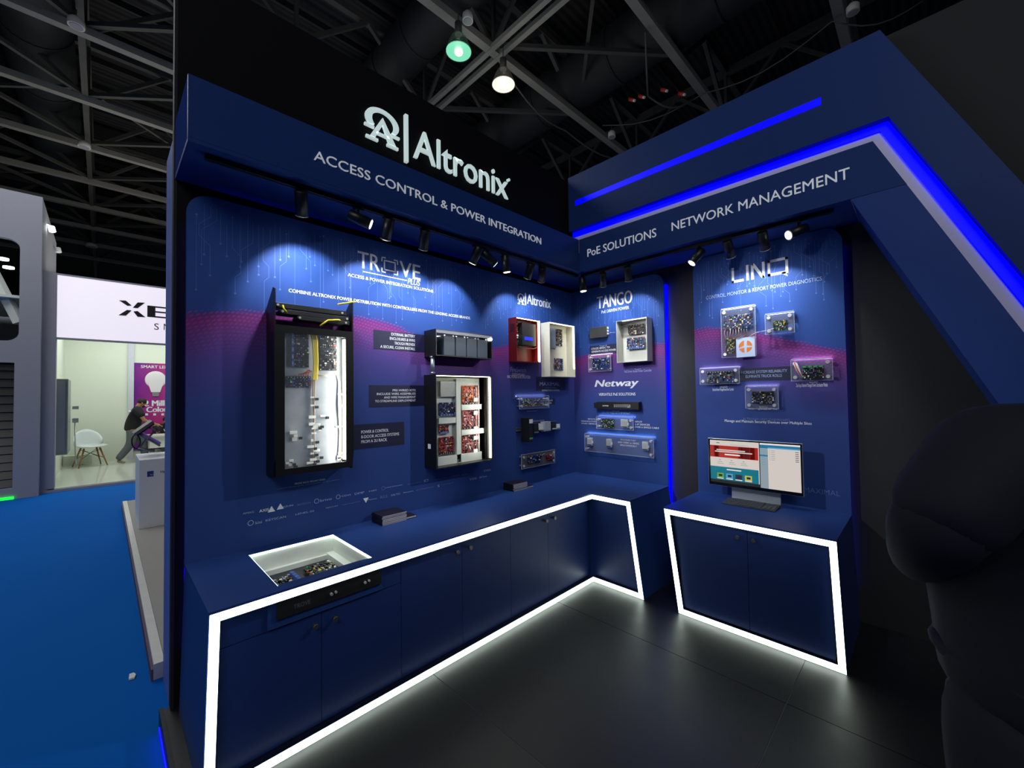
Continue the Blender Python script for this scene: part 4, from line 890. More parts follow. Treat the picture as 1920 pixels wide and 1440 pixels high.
rectpcb((1111, 671.5), (1143, 692.5), .055, 'blue', t, 73, fr='B', dens=1.3, wts=(5, 3, 5, 1, 2, 1, .3, .4))
# rack switch
u0, u1, z1_, z0_ = B(1117.5, 760, .06)[0], B(1197.5, 760, .06)[0], B(1160, 753.5, .06)[1], B(1160, 767.5, .06)[1]
t = thing('rack_switch', 'slim black rack switch with port symbols, below the big slanted white heading', 'network switch', ((u0+u1)/2, 0, z0_))
MB('B').box(u0, u1, .001, .06, z0_, z1_).build('case', BLACKP, t, bevel=.002)
MB('B').box(u0-.03, u0-.0005, .045, .055, z0_+.01, z1_-.01).build('rack_ear', BLACKP, t)
word('netway', 'B', (u0+.08, z0_+.024), (u0+.155, z0_+.042), .0605, WHITE, t, bold=.02, shear=.2, caps=False)
for r_ in range(2):
    for k_ in range(8): MB('B').box(u0+.215+k_*.024, u0+.235+k_*.024, .0602, .0612, z0_+.022+.016*r_, z0_+.034+.016*r_).build('port', mat('port_grey', (120, 120, 122), .5, noise=0), t)
MB('B').add([(u1-.13, .0605, z0_+.02), (u1-.09, .0605, z0_+.02), (u1-.09, .0605, z0_+.045)], [(0, 1, 2)]).build('corner_mark', WHITE, t)
def white_module(u, z, w_, h_, d0, parent, lab=None):
    t2 = thing('injector_module', lab, 'module', (u, 0, z)) if lab else None
    MB('B').box(u-w_/2, u+w_/2, d0, d0+.022, z, z+h_).build('case', mat('module_white', (178, 184, 186), .45, noise=.05), t2, bevel=.0015)
    for k_ in range(4): MB('B').box(u-w_*.32+k_*w_*.2, u-w_*.24+k_*w_*.2, d0+.022, d0+.0228, z+h_*.25, z+h_*.8).build('vent', PAL[1], t2)
    MB('B').box(u+w_/2, u+w_/2+.006, d0+.003, d0+.018, z+h_*.3, z+h_*.6).build('socket', OFFW, t2)
    MB('B').box(u-w_/2+.004, u+w_/2-.004, d0+.022, d0+.0235, z+.004, z+h_*.16).build('label_strip', PAL[0], t2)
t, u0, u1, z0_, z1_ = mount('B', ((1117.5, 781), (1187.5, 783.5), (1187.5, 807), (1118, 803.5)), .05, 'shorter of the two wide acrylic mounts below the rack switch', led=9, ledcol=(190, 225, 255))
rectpcb((1128, 785), (1152, 802), .052, 'green', t, 75, fr='B', dens=1, wts=(3, 3, 5, 1, 1, .3, .3, 4))
p_ = B(1172.5, 802, .055); white_module(p_[0], p_[1], .075, .085, .0565, t, 'grey module at the right of the shorter wide acrylic mount')
t, u0, u1, z0_, z1_ = mount('B', ((1096, 813.5), (1225.6, 822), (1226, 858.7), (1096.3, 845.5)), .05, 'longest acrylic mount, lowest on the corner board, under a bright light bar', led=9, ledcol=(190, 225, 255))
for px_, py_, lab in ((1107.5, 835, 'grey module at the left of the longest acrylic mount'), (1143.5, 838, 'grey module in the middle of the longest acrylic mount'), (1211.5, 844, 'grey module at the right of the longest acrylic mount')):
    p_ = B(px_, py_, .055); white_module(p_[0], p_[1], .058, .082, .0565, t, lab)

# ================================================================== DEVICES ON THE ROUNDED BOARD
t, u0, u1, z0_, z1_ = mount('B', ((1351, 581), (1416, 572), (1418, 668), (1353.4, 670)), .05, 'tallest acrylic mount, top left on the rounded board, with orange disc', led=4)
rectpcb((1357, 590), (1413, 617), .052, 'blue', t, 81, fr='B', dens=1.5, wts=(4, 4, 4, 1, 2, .5, 1, 2)); rectpcb((1361, 634), (1379, 663), .052, 'black', t, 82, fr='B', dens=.8, wts=(4, 2, 2, 1, 1, .5, 1, 5))
a_, b2 = B(1380, 634, .06), B(1416, 668, .06); MB('B').box(a_[0], b2[0], .056, .060, b2[1], a_[1]).build('white_card', mat('card_white', (190, 205, 235), .5, noise=0), t)
cc = ((a_[0]+b2[0])/2, (a_[1]+b2[1])/2+.005); r_ = .05
q = MB('B'); OR = mat('print_orange', (215, 120, 45), .5, noise=0)
for s0, s1 in ((100, 190), (200, 262), (-80, -10), (0, 75)):
    n_ = 8; pts_ = [(cc[0]+r_*math.cos(math.radians(s0+(s1-s0)*i/n_)), .0605, cc[1]+r_*math.sin(math.radians(s0+(s1-s0)*i/n_))) for i in range(n_+1)]+[(cc[0]+r_*.25*math.cos(math.radians((s0+s1)/2)), .0605, cc[1]+r_*.25*math.sin(math.radians((s0+s1)/2)))]
    q.add(pts_, [tuple(range(len(pts_)))])
q.build('disc_print', OR, t)
for i in range(9): tubeA([(1360+i*5, 617, .004), (1359+i*5.4, 626, .012), (1361+i*3, 636, .004)], .0025, mat('clear_wire', (170, 160, 165), .4), t, fr='B', d=.056)
tubeA([(1404, 632, .006), (1420, 624, .03), (1436, 621, .03), (1452, 616, .01)], .0025, WIREW, t, fr='B', d=.05)
t, u0, u1, z0_, z1_ = mount('B', ((1433.5, 589.5), (1489, 584.5), (1490, 623.5), (1435, 627)), .05, 'small acrylic mount top right on the rounded board', led=4)
rectpcb((1450, 601), (1477, 620), .052, 'green', t, 83, fr='B', wts=(4, 3, 5, 2, 1, .5, 1, 1))
t, u0, u1, z0_, z1_ = mount('B', ((1311, 690.7), (1386, 688.4), (1387, 719.4), (1313, 721)), .05, 'acrylic mount at the left edge of the rounded board', led=4)
rectpcb((1326, 696.5), (1377, 718), .052, 'blue', t, 84, fr='B', dens=1.3, term=('T', 0, 10), wts=(5, 3, 4, 2, 1, .5, .3, .3))
t, u0, u1, z0_, z1_ = mount('B', ((1482, 675.6), (1561, 670.5), (1562, 713), (1483.5, 714.6)), .05, 'acrylic mount at the right edge of the rounded board, lit violet', led=5, ledcol=(235, 225, 255))
rectpcb((1504, 686), (1546, 712), .052, 'black', t, 85, fr='B', dens=1.2, term=('T', 3, 4), wts=(4, 4, 4, 1, 1, .5, .3, .3))
for i in range(4): tubeA([(1488+i*2, 680, .01), (1494+i*2, 694, .02), (1503+i, 708, .01)], .003, (WIREW, WIRER, WIREW, OFFW)[i], t, fr='B', d=.055)
t, u0, u1, z0_, z1_ = mount('B', ((1396.5, 724.5), (1459, 723), (1460, 765.5), (1398, 767)), .05, 'acrylic mount in the lower middle of the rounded board, above the computer', led=4)
rectpcb((1410, 734), (1452, 757), .052, 'black', t, 86, fr='B', dens=1.3, wts=(5, 3, 5, .5, 2, .3, .3, .3))

# ================================================================== COMPUTER, KEYBOARD, BOOKLETS
ym = -.15; D = .15
TL, TR, BR, BL = B(1327, 822, D), B(1505, 831, D), B(1507, 932, D), B(1329, 908, D)
u0, u1, z1_, z0_ = avg(TL[0], BL[0]), avg(TR[0], BR[0]), avg(TL[1], TR[1]), avg(BL[1], BR[1])
t = thing('computer', 'all-in-one computer with two windows open, on the small counter', 'computer', ((u0+u1)/2, -.1, HC))
FG = mat('silver_plastic', (165, 170, 182), .4, .4, noise=.05)
MB('B').box(u0, u1, D-.03, D-.002, z0_, z1_).build('case', FG, t, bevel=.004)
MB('B').box(u0+.004, u1-.004, D-.002, D, z0_+.004, z1_-.004).build('bezel', mat('bezel_black', (10, 10, 12), .15, noise=0), t)
MB('B').box(B(1371, 916, .1)[0], B(1463, 930, .1)[0], D-.075, D-.06, HC+.002, z0_+.05).build('stand_neck', FG, t, bevel=.002)
MB('B').box(B(1371, 916, .1)[0], B(1463, 930, .1)[0], D-.075, D+.0, HC+.0005, HC+.008).build('stand_foot', FG, t, bevel=.002)
s0, s1, sz0, sz1 = u0+.018, u1-.014, z0_+.028, z1_-.014; SW_, SH_ = s1-s0, sz1-sz0
def emi(name, c, e_=.85): return mat('screen_'+name, (10, 10, 10), .2, noise=0, emit=c, es=e_)
SC = MB('B'); SM = [emi('cream', (222, 212, 205)), emi('red', (178, 40, 28)), emi('darkred', (95, 14, 12)), emi('teal', (22, 120, 140)), emi('white', (240, 238, 235)), emi('blue', (40, 120, 165)), emi('grey', (150, 165, 175)), emi('dark', (45, 55, 75)), emi('sky', (95, 165, 205)), emi('green', (110, 170, 70)), emi('yellow', (205, 195, 80)), emi('bar', (40, 42, 46))]
def sr(x0_, x1_, y0_, y1_, mi, k_=0): SC.box(s0+x0_*SW_, s0+x1_*SW_, D+.0002, D+.0006+k_*.0003, sz1-y1_*SH_, sz1-y0_*SH_, mi)
sr(0, .575, 0, 1, 0); sr(0, .565, .12, .40, 1, 1); sr(0, .565, .62, .93, 3, 1); sr(0, .575, .93, 1, 11, 1); sr(.575, .585, 0, 1, 7, 1)
sr(.585, 1, 0, 1, 0, 0); sr(.585, 1, 0, .035, 4, 1); sr(.585, 1, .035, .085, 5, 1); sr(.67, 1, .085, .11, 8, 1); sr(.585, .67, .085, 1, 6, 1); sr(.585, .67, .085, .11, 5, 2); sr(.585, .67, .26, .29, 5, 2)
rnd = random.Random(2)
for i in range(7): x_ = rnd.uniform(.02, .5); sr(x_, x_+.05, .13, .39, 2, 2)
sr(.08, .42, .21, .235, 0, 3); sr(.06, .50, .25, .275, 0, 3); sr(.18, .36, .31, .34, 4, 3)
for i, c_ in enumerate((9, 8, 7, 10)): sr(.08+i*.11, .16+i*.11, .77, .88, c_, 2); sr(.1+i*.11, .145+i*.11, .80, .85, 11, 3); sr(.08+i*.11, .16+i*.11, .885, .905, 4, 2)
sr(.20, .37, .665, .69, 4, 2)
for i in range(3): sr(.11+.14*i, .13+.14*i, .45, .47, 6, 1); sr(.09+.14*i, .15+.14*i, .50, .512, 6, 1); sr(.085+.14*i, .165+.14*i, .54, .55, 6, 1)
for i in range(6): sr(.685, .695, .15+i*.04, .16+i*.04, 6, 1); sr(.705, .745, .15+i*.04, .16+i*.04, 6, 1); sr(.95, .985, .15+i*.04, .162+i*.04, 7, 1)
for i in range(7): sr(.60, .645, .14+i*.055, .15+i*.055, 7 if i < 0 else 8, 2)
sr(.08, .12, .05, .065, 7, 1); sr(.25, .46, .085, .092, 6, 1)
SC.build('screen', SM, t)
# keyboard
ka, kb, kc, kd = on('z', HC+.012, 1355, 942), on('z', HC+.02, 1368, 930), on('z', HC+.02, 1463, 945), on('z', HC+.012, 1456, 958)
x0_, x1_ = avg(ka.x, kb.x), avg(kc.x, kd.x); y0_, y1_ = avg(ka.y, kd.y), max(avg(kb.y, kc.y), -.155)
y1_ = min(y1_, -.155)
t = thing('keyboard', 'dark grey keyboard in front of the computer', 'keyboard', ((x0_+x1_)/2, (y0_+y1_)/2, HC))
MB().prism([(y0_, HC+.001), (y1_, HC+.001), (y1_, HC+.020), (y0_, HC+.009)], x0_, x1_, ax='x').build('base', mat('kbd_grey', (52, 56, 60), .5), t, bevel=.002)
q = MB(); rows = 5
for r_ in range(rows):
    ya = y0_+.006+(y1_-y0_-.012)*r_/rows; yb_ = ya+(y1_-y0_-.012)/rows-.003
    za = HC+.009+.011*(ya-y0_)/(y1_-y0_)
    for k_ in range(15):
        xa = x0_+.006+(x1_-x0_-.10)*k_/15
        q.box(xa, xa+(x1_-x0_-.10)/15-.003, ya, yb_, za+.001, za+.0055)
    for k_ in range(3): q.box(x1_-.085+k_*.027, x1_-.062+k_*.027, ya, yb_, za+.001, za+.0055)
q.build('keys', mat('key_grey', (72, 78, 82), .45, noise=0), t, kind='stuff')
CAB = mat('cover_dark', (30, 26, 34), .35, noise=.3, scale=20); PAG = mat('paper_edge', (190, 186, 190), .8, noise=.1, scale=300)
def booklets(x0_, x1_, y0_, y1_, n_, which, seed):
    rnd = random.Random(seed); h_ = .0105
    for i in range(n_):
        z_ = HC+.0006+i*(h_+.0004); j = rnd.uniform(-.003, .003); k_ = rnd.uniform(-.003, .003)
        b_ = thing('booklet', '%s booklet of the %s' % (('lowest', 'second lowest', 'third lowest', 'third from top', 'second from top', 'topmost')[i], which), 'booklet', ((x0_+x1_)/2, (y0_+y1_)/2, z_), 'booklets stacked on the left counter')
        MB().box(x0_+j, x1_+j, y0_+k_, y1_+k_, z_, z_+.0006).box(x0_+j, x1_+j, y0_+k_, y1_+k_, z_+h_-.0006, z_+h_).box(x0_+j, x1_+j, y0_+k_-.0008, y0_+k_, z_, z_+h_).build('cover', CAB, b_)
        MB().box(x0_+j+.001, x1_+j-.0005, y0_+k_+.001, y1_+k_-.001, z_+.0007, z_+h_-.0007).build('pages', PAG, b_)
booklets(.03, .185, -2.43, -2.245, 6, 'left stack on the counter', 1)
booklets(.02, .150, -1.14, -.955, 6, 'right stack near the corner', 2)
for (x_, y_, lab) in ((.12, -2.185, 'folded dark leaflet lying against the left booklet stack'), (.10, -.90, 'folded dark leaflet lying against the right booklet stack')):
    b_ = thing('leaflet', lab, 'leaflet', (x_, y_, HC+.001)); MB().box(x_-.05, x_+.05, y_-.05, y_+.03, HC+.001, HC+.004).build('lower_fold', CAB, b_); MB().box(x_-.05, x_+.05, y_-.05, y_+.025, HC+.0045, HC+.014).build('pages', PAG, b_); MB().box(x_-.05, x_+.05, y_-.05, y_+.027, HC+.0145, HC+.017).build('upper_fold', CAB, b_)

# ================================================================== HALL ROOF
ZC = 9.0; ZTC = 10.4
DECK = bpy.data.materials.new('roof_deck'); DECK.use_nodes = True
n, l = mats_nodes(DECK); b = n['Principled BSDF']; b.inputs['Roughness'].default_value = .8
wv = n.new('ShaderNodeTexWave'); wv.inputs['Scale'].default_value = 1.6; wv.bands_direction = 'X'; ge = n.new('ShaderNodeNewGeometry'); l.new(ge.outputs['Position'], wv.inputs['Vector'])
mx = n.new('ShaderNodeMixRGB'); mx.inputs[1].default_value = (.006, .006, .007, 1); mx.inputs[2].default_value = (.03, .03, .033, 1); l.new(wv.outputs['Fac'], mx.inputs[0]); l.new(mx.outputs[0], b.inputs['Base Color'])
ceil_ = struct(MB().box(-45, 16, -26, 34, 11.2, 11.3).build('ceiling', DECK))
GS = mat('roof_steel', (138, 136, 131), .6, noise=.2, scale=3); GSD = mat('roof_steel_dark', (74, 73, 71), .65, noise=.25, scale=3)
def bar(q, a, b, w_, h_):
    a, b = Vector(a), Vector(b); d = (b-a).normalized(); s = d.cross(Vector((0, 0, 1))) if abs(d.z) < .95 else Vector((1, 0, 0)); s.normalize(); t_ = s.cross(d)
    vs = [tuple(p+s*sx*w_/2+t_*sz*h_/2) for p in (a, b) for sx in (-1, 1) for sz in (-1, 1)]
    q.add(vs, [(0, 1, 3, 2), (4, 6, 7, 5), (0, 4, 5, 1), (2, 3, 7, 6), (0, 2, 6, 4), (1, 5, 7, 3)])
def piece(a, b, w_, h_, name, parent, m=GS):
    q = MB(); bar(q, a, b, w_, h_); return q.build(name, m, parent)
def truss(parent, x, y0, y1, n_):
    t = bpy.data.objects.new('roof_truss', None); COL.objects.link(t); t.parent = parent; XF[t] = Matrix.Identity(4)
    piece((x, y0, ZC), (x, y1, ZC), .17, .15, 'bottom_chord', t); piece((x, y0, ZTC), (x, y1, ZTC), .14, .14, 'top_chord', t, GSD)
    st = (y1-y0)/n_
    for i in range(n_):
        ya = y0+i*st; yb_ = ya+st
        a, b = ((x, ya, ZTC), (x, yb_, ZC)) if i % 2 else ((x, ya, ZC), (x, yb_, ZTC))
        piece(a, b, .09, .09, 'brace', t, GSD)
        if i % 2 == 0: piece((x, ya, ZC), (x, ya, ZTC), .07, .07, 'post', t, GSD)
for i in range(12):
    x = 1.8-2.66*i
    if x < -28: break
    y0_, y1_ = (-9.3, 8.3) if x > -7 else (-10.3, 4.4)
    truss(ceil_, x, -10.3, 14.5, 16)
for yy in (-10.3, -4.15, 2.1, 8.3, 14.5):
    t = bpy.data.objects.new('roof_girder', None); COL.objects.link(t); t.parent = ceil_; XF[t] = Matrix.Identity(4)
    if yy == 2.1:
        for s_ in (-.12, .12): piece((-28, yy+s_, ZC-.05), (6, yy+s_, ZC-.05), .10, .10, 'pipe_rail', t)
    else: piece((-34, yy, ZC+.1), (6, yy, ZC+.1), .11, .12, 'bottom_chord', t, GSD)
    piece((-34, yy, ZTC), (6, yy, ZTC), .16, .16, 'top_chord', t, GSD)
    for i in range(13):
        x = 1.8-2.66*i
        piece((x, yy, ZC+.1), (x-1.33, yy, ZTC), .075, .075, 'brace', t, GSD); piece((x-1.33, yy, ZTC), (x-2.66, yy, ZC+.1), .075, .075, 'brace', t, GSD)
# horizontal wind bracing between the bottom chords
wb = bpy.data.objects.new('wind_bracing', None); COL.objects.link(wb); wb.parent = ceil_; XF[wb] = Matrix.Identity(4)
for i in range(10):
    x = 1.8-2.66*i
    for (ya, yb_) in ((-4.15, -1.0), (-4.15, -7.2), (2.1, 5.2)):
        piece((x, yb_, ZC+.12), (x-2.66, ya, ZC+.12), .09, .09, 'brace', wb, GSD)
        if i % 2: piece((x, ya, ZC+.3), (x-2.66, yb_, ZC+.3), .07, .07, 'brace', wb, GSD)
for i in range(24):
    x = 3-1.33*i; piece((x, -20, 10.95), (x, 30, 10.95), .07, .16, 'purlin', ceil_, mat('purlin_dark', (44, 44, 44), .7, noise=.2, scale=3))
DUCT = mat('duct_fabric', (34, 36, 38), .7, noise=.2, scale=4)
def air_duct(y, z, r, x0, x1, lab):
    t = thing('air_duct', lab, 'duct', (x0, y, z)); n_ = 10
    MB().tube([(x0+(x1-x0)*i/n_, y, z) for i in range(n_+1)], r, 24).build('tube', DUCT, t)
    for i in range(1, n_): xx = x0+(x1-x0)*i/n_; MB().tube([(xx-.03, y, z), (xx+.03, y, z)], r+.02, 24).build('band', DUCT, t)
air_duct(4.9, 9.75, .62, -16, 7, 'fat dark round air duct crossing under the roof behind the company sign')
air_duct(1.35, 10.0, .5, -16, -2.6, 'dark air duct high at top centre, behind the greenish lamp')
air_duct(-4.95, 10.3, .62, -30, -6.5, 'long dark air duct running away under the roof at far left')
# high-bay lamps
def bay(px, py, z, col, label):
    p = on('z', z, px, py); t = thing('high_bay_lamp', label, 'lamp', tuple(p))
    prof = [(.07, .34), (.11, .32), (.16, .24), (.20, .14), (.235, .04), (.24, 0)]
    q = MB(); q.tube([(p.x, p.y, p.z+h_) for r_, h_ in prof], [r_ for r_, h_ in prof], 24, caps=False); q.build('reflector', mat('reflector_glass_'+col[0], (60, 60, 60), .3, .4, noise=0, emit=col[1], es=.02, alpha=.45), t)
    MB().tube([(p.x, p.y, p.z+.34), (p.x, p.y, p.z+.56)], .07, 14).build('ballast', GSD, t); MB().tube([(p.x, p.y, p.z+.56), (p.x, p.y, ZC+.02)], .012, 6).build('hanger', GSD, t)
    MB().tube([(p.x, p.y, p.z+.012), (p.x, p.y, p.z+.02)], .235, 24).build('diffuser', mat('bay_glow_'+col[0], (20, 20, 20), .4, noise=0, emit=col[1], es=col[2]), t)
    MB().ball((p.x, p.y, p.z-.0), (.075, .075, .05), 8).build('bulb', mat('bay_bulb', (255, 255, 255), .4, noise=0, emit=(255, 255, 250), es=14), t)
    lo = lamp('bay_light', 'POINT', (p.x, p.y, p.z-.45), 9, (.9, 1, .93) if col[0] == 'green' else (1, .95, .84), None, .2); lo.parent = t; lo.matrix_parent_inverse = XF[t].inverted()
bay(860, 98, 8.1, ('green', (130, 235, 190), .95), 'greenish glowing high-bay lamp under the hall roof')
bay(944, 160, 8.1, ('warm', (245, 238, 215), 1.3), 'warm white glowing high-bay lamp, right of the greenish one')
SPK = mat('speaker_white', (205, 203, 196), .5, noise=.05)
for px_, py_, z_, r_, lab in ((143, 42, 8.75, .12, 'pale ceiling loudspeaker at top left under the nearest beam'), (158, 271, 8.75, .13, 'pale ceiling loudspeaker at left under the third beam'), (172, 460, 8.75, .2, 'farthest pale ceiling loudspeaker at left, low down'),
        (877, 32, 8.75, .10, 'pale loudspeaker above the greenish lamp'), (1147, 252, 8.75, .10, 'pale loudspeaker beyond the corner, near the pipe beam end'), (1599, 16, 8.75, .10, 'pale loudspeaker at top right beside the thick beam')):
    p = on('z', z_, px_, py_); t = thing('ceiling_speaker', lab, 'loudspeaker', tuple(p))
    MB().tube([(p.x, p.y, p.z-.08), (p.x, p.y, p.z+.04), (p.x, p.y, p.z+.09)], [r_, r_, r_*.6], 18).build('case', SPK, t)
    MB().tube([(p.x, p.y, p.z-.088), (p.x, p.y, p.z-.081)], r_*.8, 18).build('grille', GREY, t); MB().tube([(p.x, p.y, p.z+.09), (p.x, p.y, ZC)], .01, 5).build('hanger', GSD, t)
def cable(pts, r, lab, m=WIREB):
    P_ = [on('z', z_, x_, y_) for x_, y_, z_ in pts]; q = MB(); out = []
    for a, b in zip(P_, P_[1:]):
        for k_ in range(6): s_ = k_/6; out.append(tuple(a.lerp(b, s_)-Vector((0, 0, .25*math.sin(PI*s_)))))
    out.append(tuple(P_[-1])); q.tube(out, r, 6); tag(q.build('cable', m), lab, 'cable')
CW = mat('cable_grey', (80, 80, 78), .6)
cable(((945, 130, 8.8), (1060, 245, 8.7), (1185, 300, 8.8)), .02, 'grey cable sagging below the pipe beam right of the warm lamp', CW)
cable(((1130, 235, 8.7), (1320, 175, 8.7), (1560, 40, 8.8), (1730, 2, 8.8)), .014, 'thin cable spanning under the roof at the upper right', CW)
cable(((1210, 60, 8.8), (1215, 180, 8.4), (1300, 185, 8.6)), .02, 'dark cable loop hanging at the beam above the back canopy', CW)
REDP = mat('plug_red', (190, 50, 45), .5); 
for i, (px_, py_) in enumerate(((1198, 180), (1240, 168), (1273, 175), (1180, 186))):
    p = on('z', 8.5, px_, py_); t = thing('power_plug', ('leftmost red and white hanging power plug above the back canopy', 'upper red hanging power plug above the back canopy', 'rightmost red hanging power plug above the back canopy', 'lowest red hanging power plug above the back canopy')[i] if i else 'red and white hanging power plug, second from left above the back canopy', 'plug', tuple(p))
    MB().tube([(p.x, p.y, p.z), (p.x+.10, p.y, p.z-.08)], .04, 8).build('body', REDP, t); MB().tube([(p.x+.10, p.y, p.z-.08), (p.x+.14, p.y, p.z-.11)], .03, 8).build('collar', OFFW, t); MB().tube([(p.x, p.y, p.z), (p.x-.1, p.y+.05, p.z+.25), (p.x-.05, p.y, ZC)], .008, 5).build('lead', WIREB, t)

# added, unseen fill lights aimed upwards to brighten the roof steel
lamp('roof_fill', 'AREA', (-13, -2, 4.9), 110, (1, .98, .94), (-12, -2, 10), 5, size_y=7)
lamp('roof_fill', 'AREA', (-2.2, 2.2, 4.3), 26, (1, .98, .94), (-2, 2.2, 10), 2.5, size_y=3)
# dark far walls of the hall
HW = mat('hall_wall', (30, 31, 33), .9, noise=.2, scale=1)
struct(MB().box(-45, -44.7, -26, 34, -.1, 11.2).build('wall_far', HW)); struct(MB().box(-45, 16, 33.7, 34, -.1, 11.2).build('wall_side', HW))
struct(MB().box(15.7, 16, -26, 34, -.1, 11.2).build('wall_right', HW)); struct(MB().box(-45, 16, -26, -25.7, -.1, 11.2).build('wall_behind', HW))

# ================================================================== NEIGHBOUR STANDS
TW = mat('tower_grey', (158, 158, 168), .6, noise=.03)
t = thing('stand_tower', 'tall pale grey stand wall at far left with a rounded opening', 'exhibition stand', (-10, -6, -.1))
X0 = -8.75
wa, wb_ = on('x', X0, 38, 450), on('x', X0, 38, 640); da, db = on('x', X0, 27, 680), on('x', X0, 25, 915)
TY = on('x', X0, 80, 370).y; TZ = 5.46
wy, wz1, wz0 = wa.y, wa.z, wb_.z; dy, dz1, dz0 = da.y, da.z, db.z
q = MB(); q.box(X0-.12, X0, wy, TY, -.1, TZ).box(X0-.12, X0, -9, wy, wz1, TZ).box(X0-.12, X0, -9, wy, dz1, wz0).box(X0-.12, X0, dy, wy, -.1, dz1).box(X0-.12, X0, -9, dy, -.1, dz0)
for (zz, s_) in ((wz1, -1), (wz0, 1)):
    r_ = .16; c0 = (wy-r_, zz+s_*r_)
    q.prism([(wy, zz)]+[(c0[0]+r_*math.sin(PI/2*k_/6), c0[1]-s_*r_*math.cos(PI/2*k_/6)) for k_ in range(7)], X0-.12, X0, ax='x')
q.box(X0-3.2, X0-.12, TY-.1, TY, -.1, TZ).box(X0-3.2, X0-3.1, -9, TY-.1, -.1, 3.6)
q.build('wall', TW, t)
STS = mat('shutter_dark', (38, 40, 42), .25, .3, noise=.1); n_ = 15
for i in range(n_):
    za = dz0+(dz1-dz0)*i/n_; q = MB(); q.prism([(X0-.09, za+.006), (X0-.05, za+.012), (X0-.09, za+(dz1-dz0)/n_-.004)], -8.8, dy-.002, ax='y'); q.build('shutter_slat', STS, t)
MB().box(X0-.118, X0-.10, -8.9, dy, dz0, dz1).build('shutter_back', mat('shutter_joint', (95, 98, 100), .4), t)
MB().box(X0+.002, X0+.03, -9, -4.9, -.098, -.05).build('led_strip', mat('led_green', (20, 220, 60), .4, noise=0, emit=(30, 235, 70), es=1.6), t)
MB().box(X0-3.0, X0-.2, -8.9, wy+.1, 3.55, 3.6).build('soffit', OFFW, t)
q = MB(); bar(q, (X0-.3, wy-.02, 3.1), (X0-.6, wy-.5, 4.4), .12, .12); q.build('white_strut', OFFW, t)
for (px_, py_) in ((5, 487), (16, 503)):
    p = on('z', 4.05, px_, py_); MB().tube([(p.x, p.y, p.z-.004), (p.x, p.y, p.z+.03)], .07, 14).build('downlight', LEDW, t)
for zz, px_ in ((4.95, 100), (4.45, 108)):
    p = on('y', TY+.06, 96 if zz > 4.7 else 108, 425 if zz > 4.7 else 465); MB().tube([tuple(p), (p.x+.02, p.y+.02, p.z-.10)], .05, 12).tube([(p.x, TY+.005, p.z+.03), tuple(p)], .012, 6).build('arm_spotlight', LEDW if zz > 4.7 else OFFW, t)
MB().box(X0-2.9, X0-.3, wy-2.5, wy-.3, 2.35, 2.37).build('inner_counter', mat('inner_green', (150, 165, 140), .5), t)
# lit XE stand
t = thing('sign_stand', 'white lit stand with a glowing white name board, beyond the aisle', 'exhibition stand', (-10, -2.5, -.1))
X1 = -9.0
ya, yb_ = on('x', X1, 78, 520).y, on('x', X1, 107, 520).y; zt_ = on('x', X1, 78, 508).z
MB().box(X1-.25, X1, ya, yb_-.001, -.1, zt_).build('pillar', TW, t)
sz1_, sz0_ = on('x', X1, 107, 515).z, on('x', X1, 107, 632).z
MB().box(X1-.25, X1, yb_, 1.5, sz1_+.0, zt_).box(X1-.25, X1-.02, yb_, 1.5, sz0_-.02, sz1_).build('sign_box', TW, t)
SGN = mat('sign_glow', (235, 228, 240), .5, noise=0, emit=(238, 230, 240), es=.72)
MB().box(X1-.019, X1-.005, yb_+.005, 1.5, sz0_, sz1_-.002).build('sign_face', SGN, t)
INK = mat('sign_ink', (25, 25, 28), .5, noise=0)
def Xp(px, py, x=X1+.002): p = on('x', x, px, py); return p.y, p.z
def W9(s_, x0_, y0_, x1_, y1_, m, parent, x=X1, **k):
    a, b = Xp(x0_, y0_, x), Xp(x1_, y1_, x); return word(s_, 'A', a, (b[0], Xp(x0_, y1_, x)[1]), x+.002, m, parent, **k)
W9('E', 276, 594, 315, 572.5, INK, t, x=X1-.004, bold=.05); W9('N', 321, 595, 352, 573, INK, t, x=X1-.004, bold=.05); W9('O', 358, 596, 392, 574, INK, t, x=X1-.004, bold=.05)
W9('S', 289, 618, 298, 606, INK, t, x=X1-.004); W9('M', 307, 618.5, 318, 607, INK, t, x=X1-.004)
q = MB('A')
def tri(*ps): q.add([(Xp(x_, y_)[0], X1+.0015-0.0, Xp(x_, y_)[1]) for x_, y_ in ps], [tuple(range(len(ps)))])
tri((223, 563), (236, 563.5), (247, 573), (239, 573.5)); tri((272, 567.5), (258, 567), (249, 577), (258, 578)); tri((222, 591), (236, 592), (247, 582), (238, 581)); tri((273, 595), (258, 594), (250, 584), (258, 583))
q.build('cross_mark', INK, t)
WW = mat('white_wall', (226, 232, 218), .6, noise=.02)
FW = mat('gloss_floor', (205, 210, 198), .12, noise=.04, scale=3)
XB = -13.0
MB().box(XB, X1, ya+.1, 2.2, -.1, -.03).build('floor_panel', FW, t); MB().box(XB-.1, XB, ya, 2.2, -.03, 3.9).build('rear_wall', WW, t)
MB().box(XB, X1-.26, ya+.02, ya+.12, -.03, 3.9).build('side_wall', WW, t); MB().box(XB, X1-.26, ya, 2.2, 3.9, 3.95).build('roof_panel', WW, t)
MB().box(X1, X1+.03, ya, 2.2, -.1, -.05).build('kerb', TW, t)
MB().box(XB+.001, XB+.06, on('x', XB, 240, 700).y, on('x', XB, 251, 700).y, -.03, 3.9).build('partition', mat('lilac_white', (205, 205, 218), .5), t)
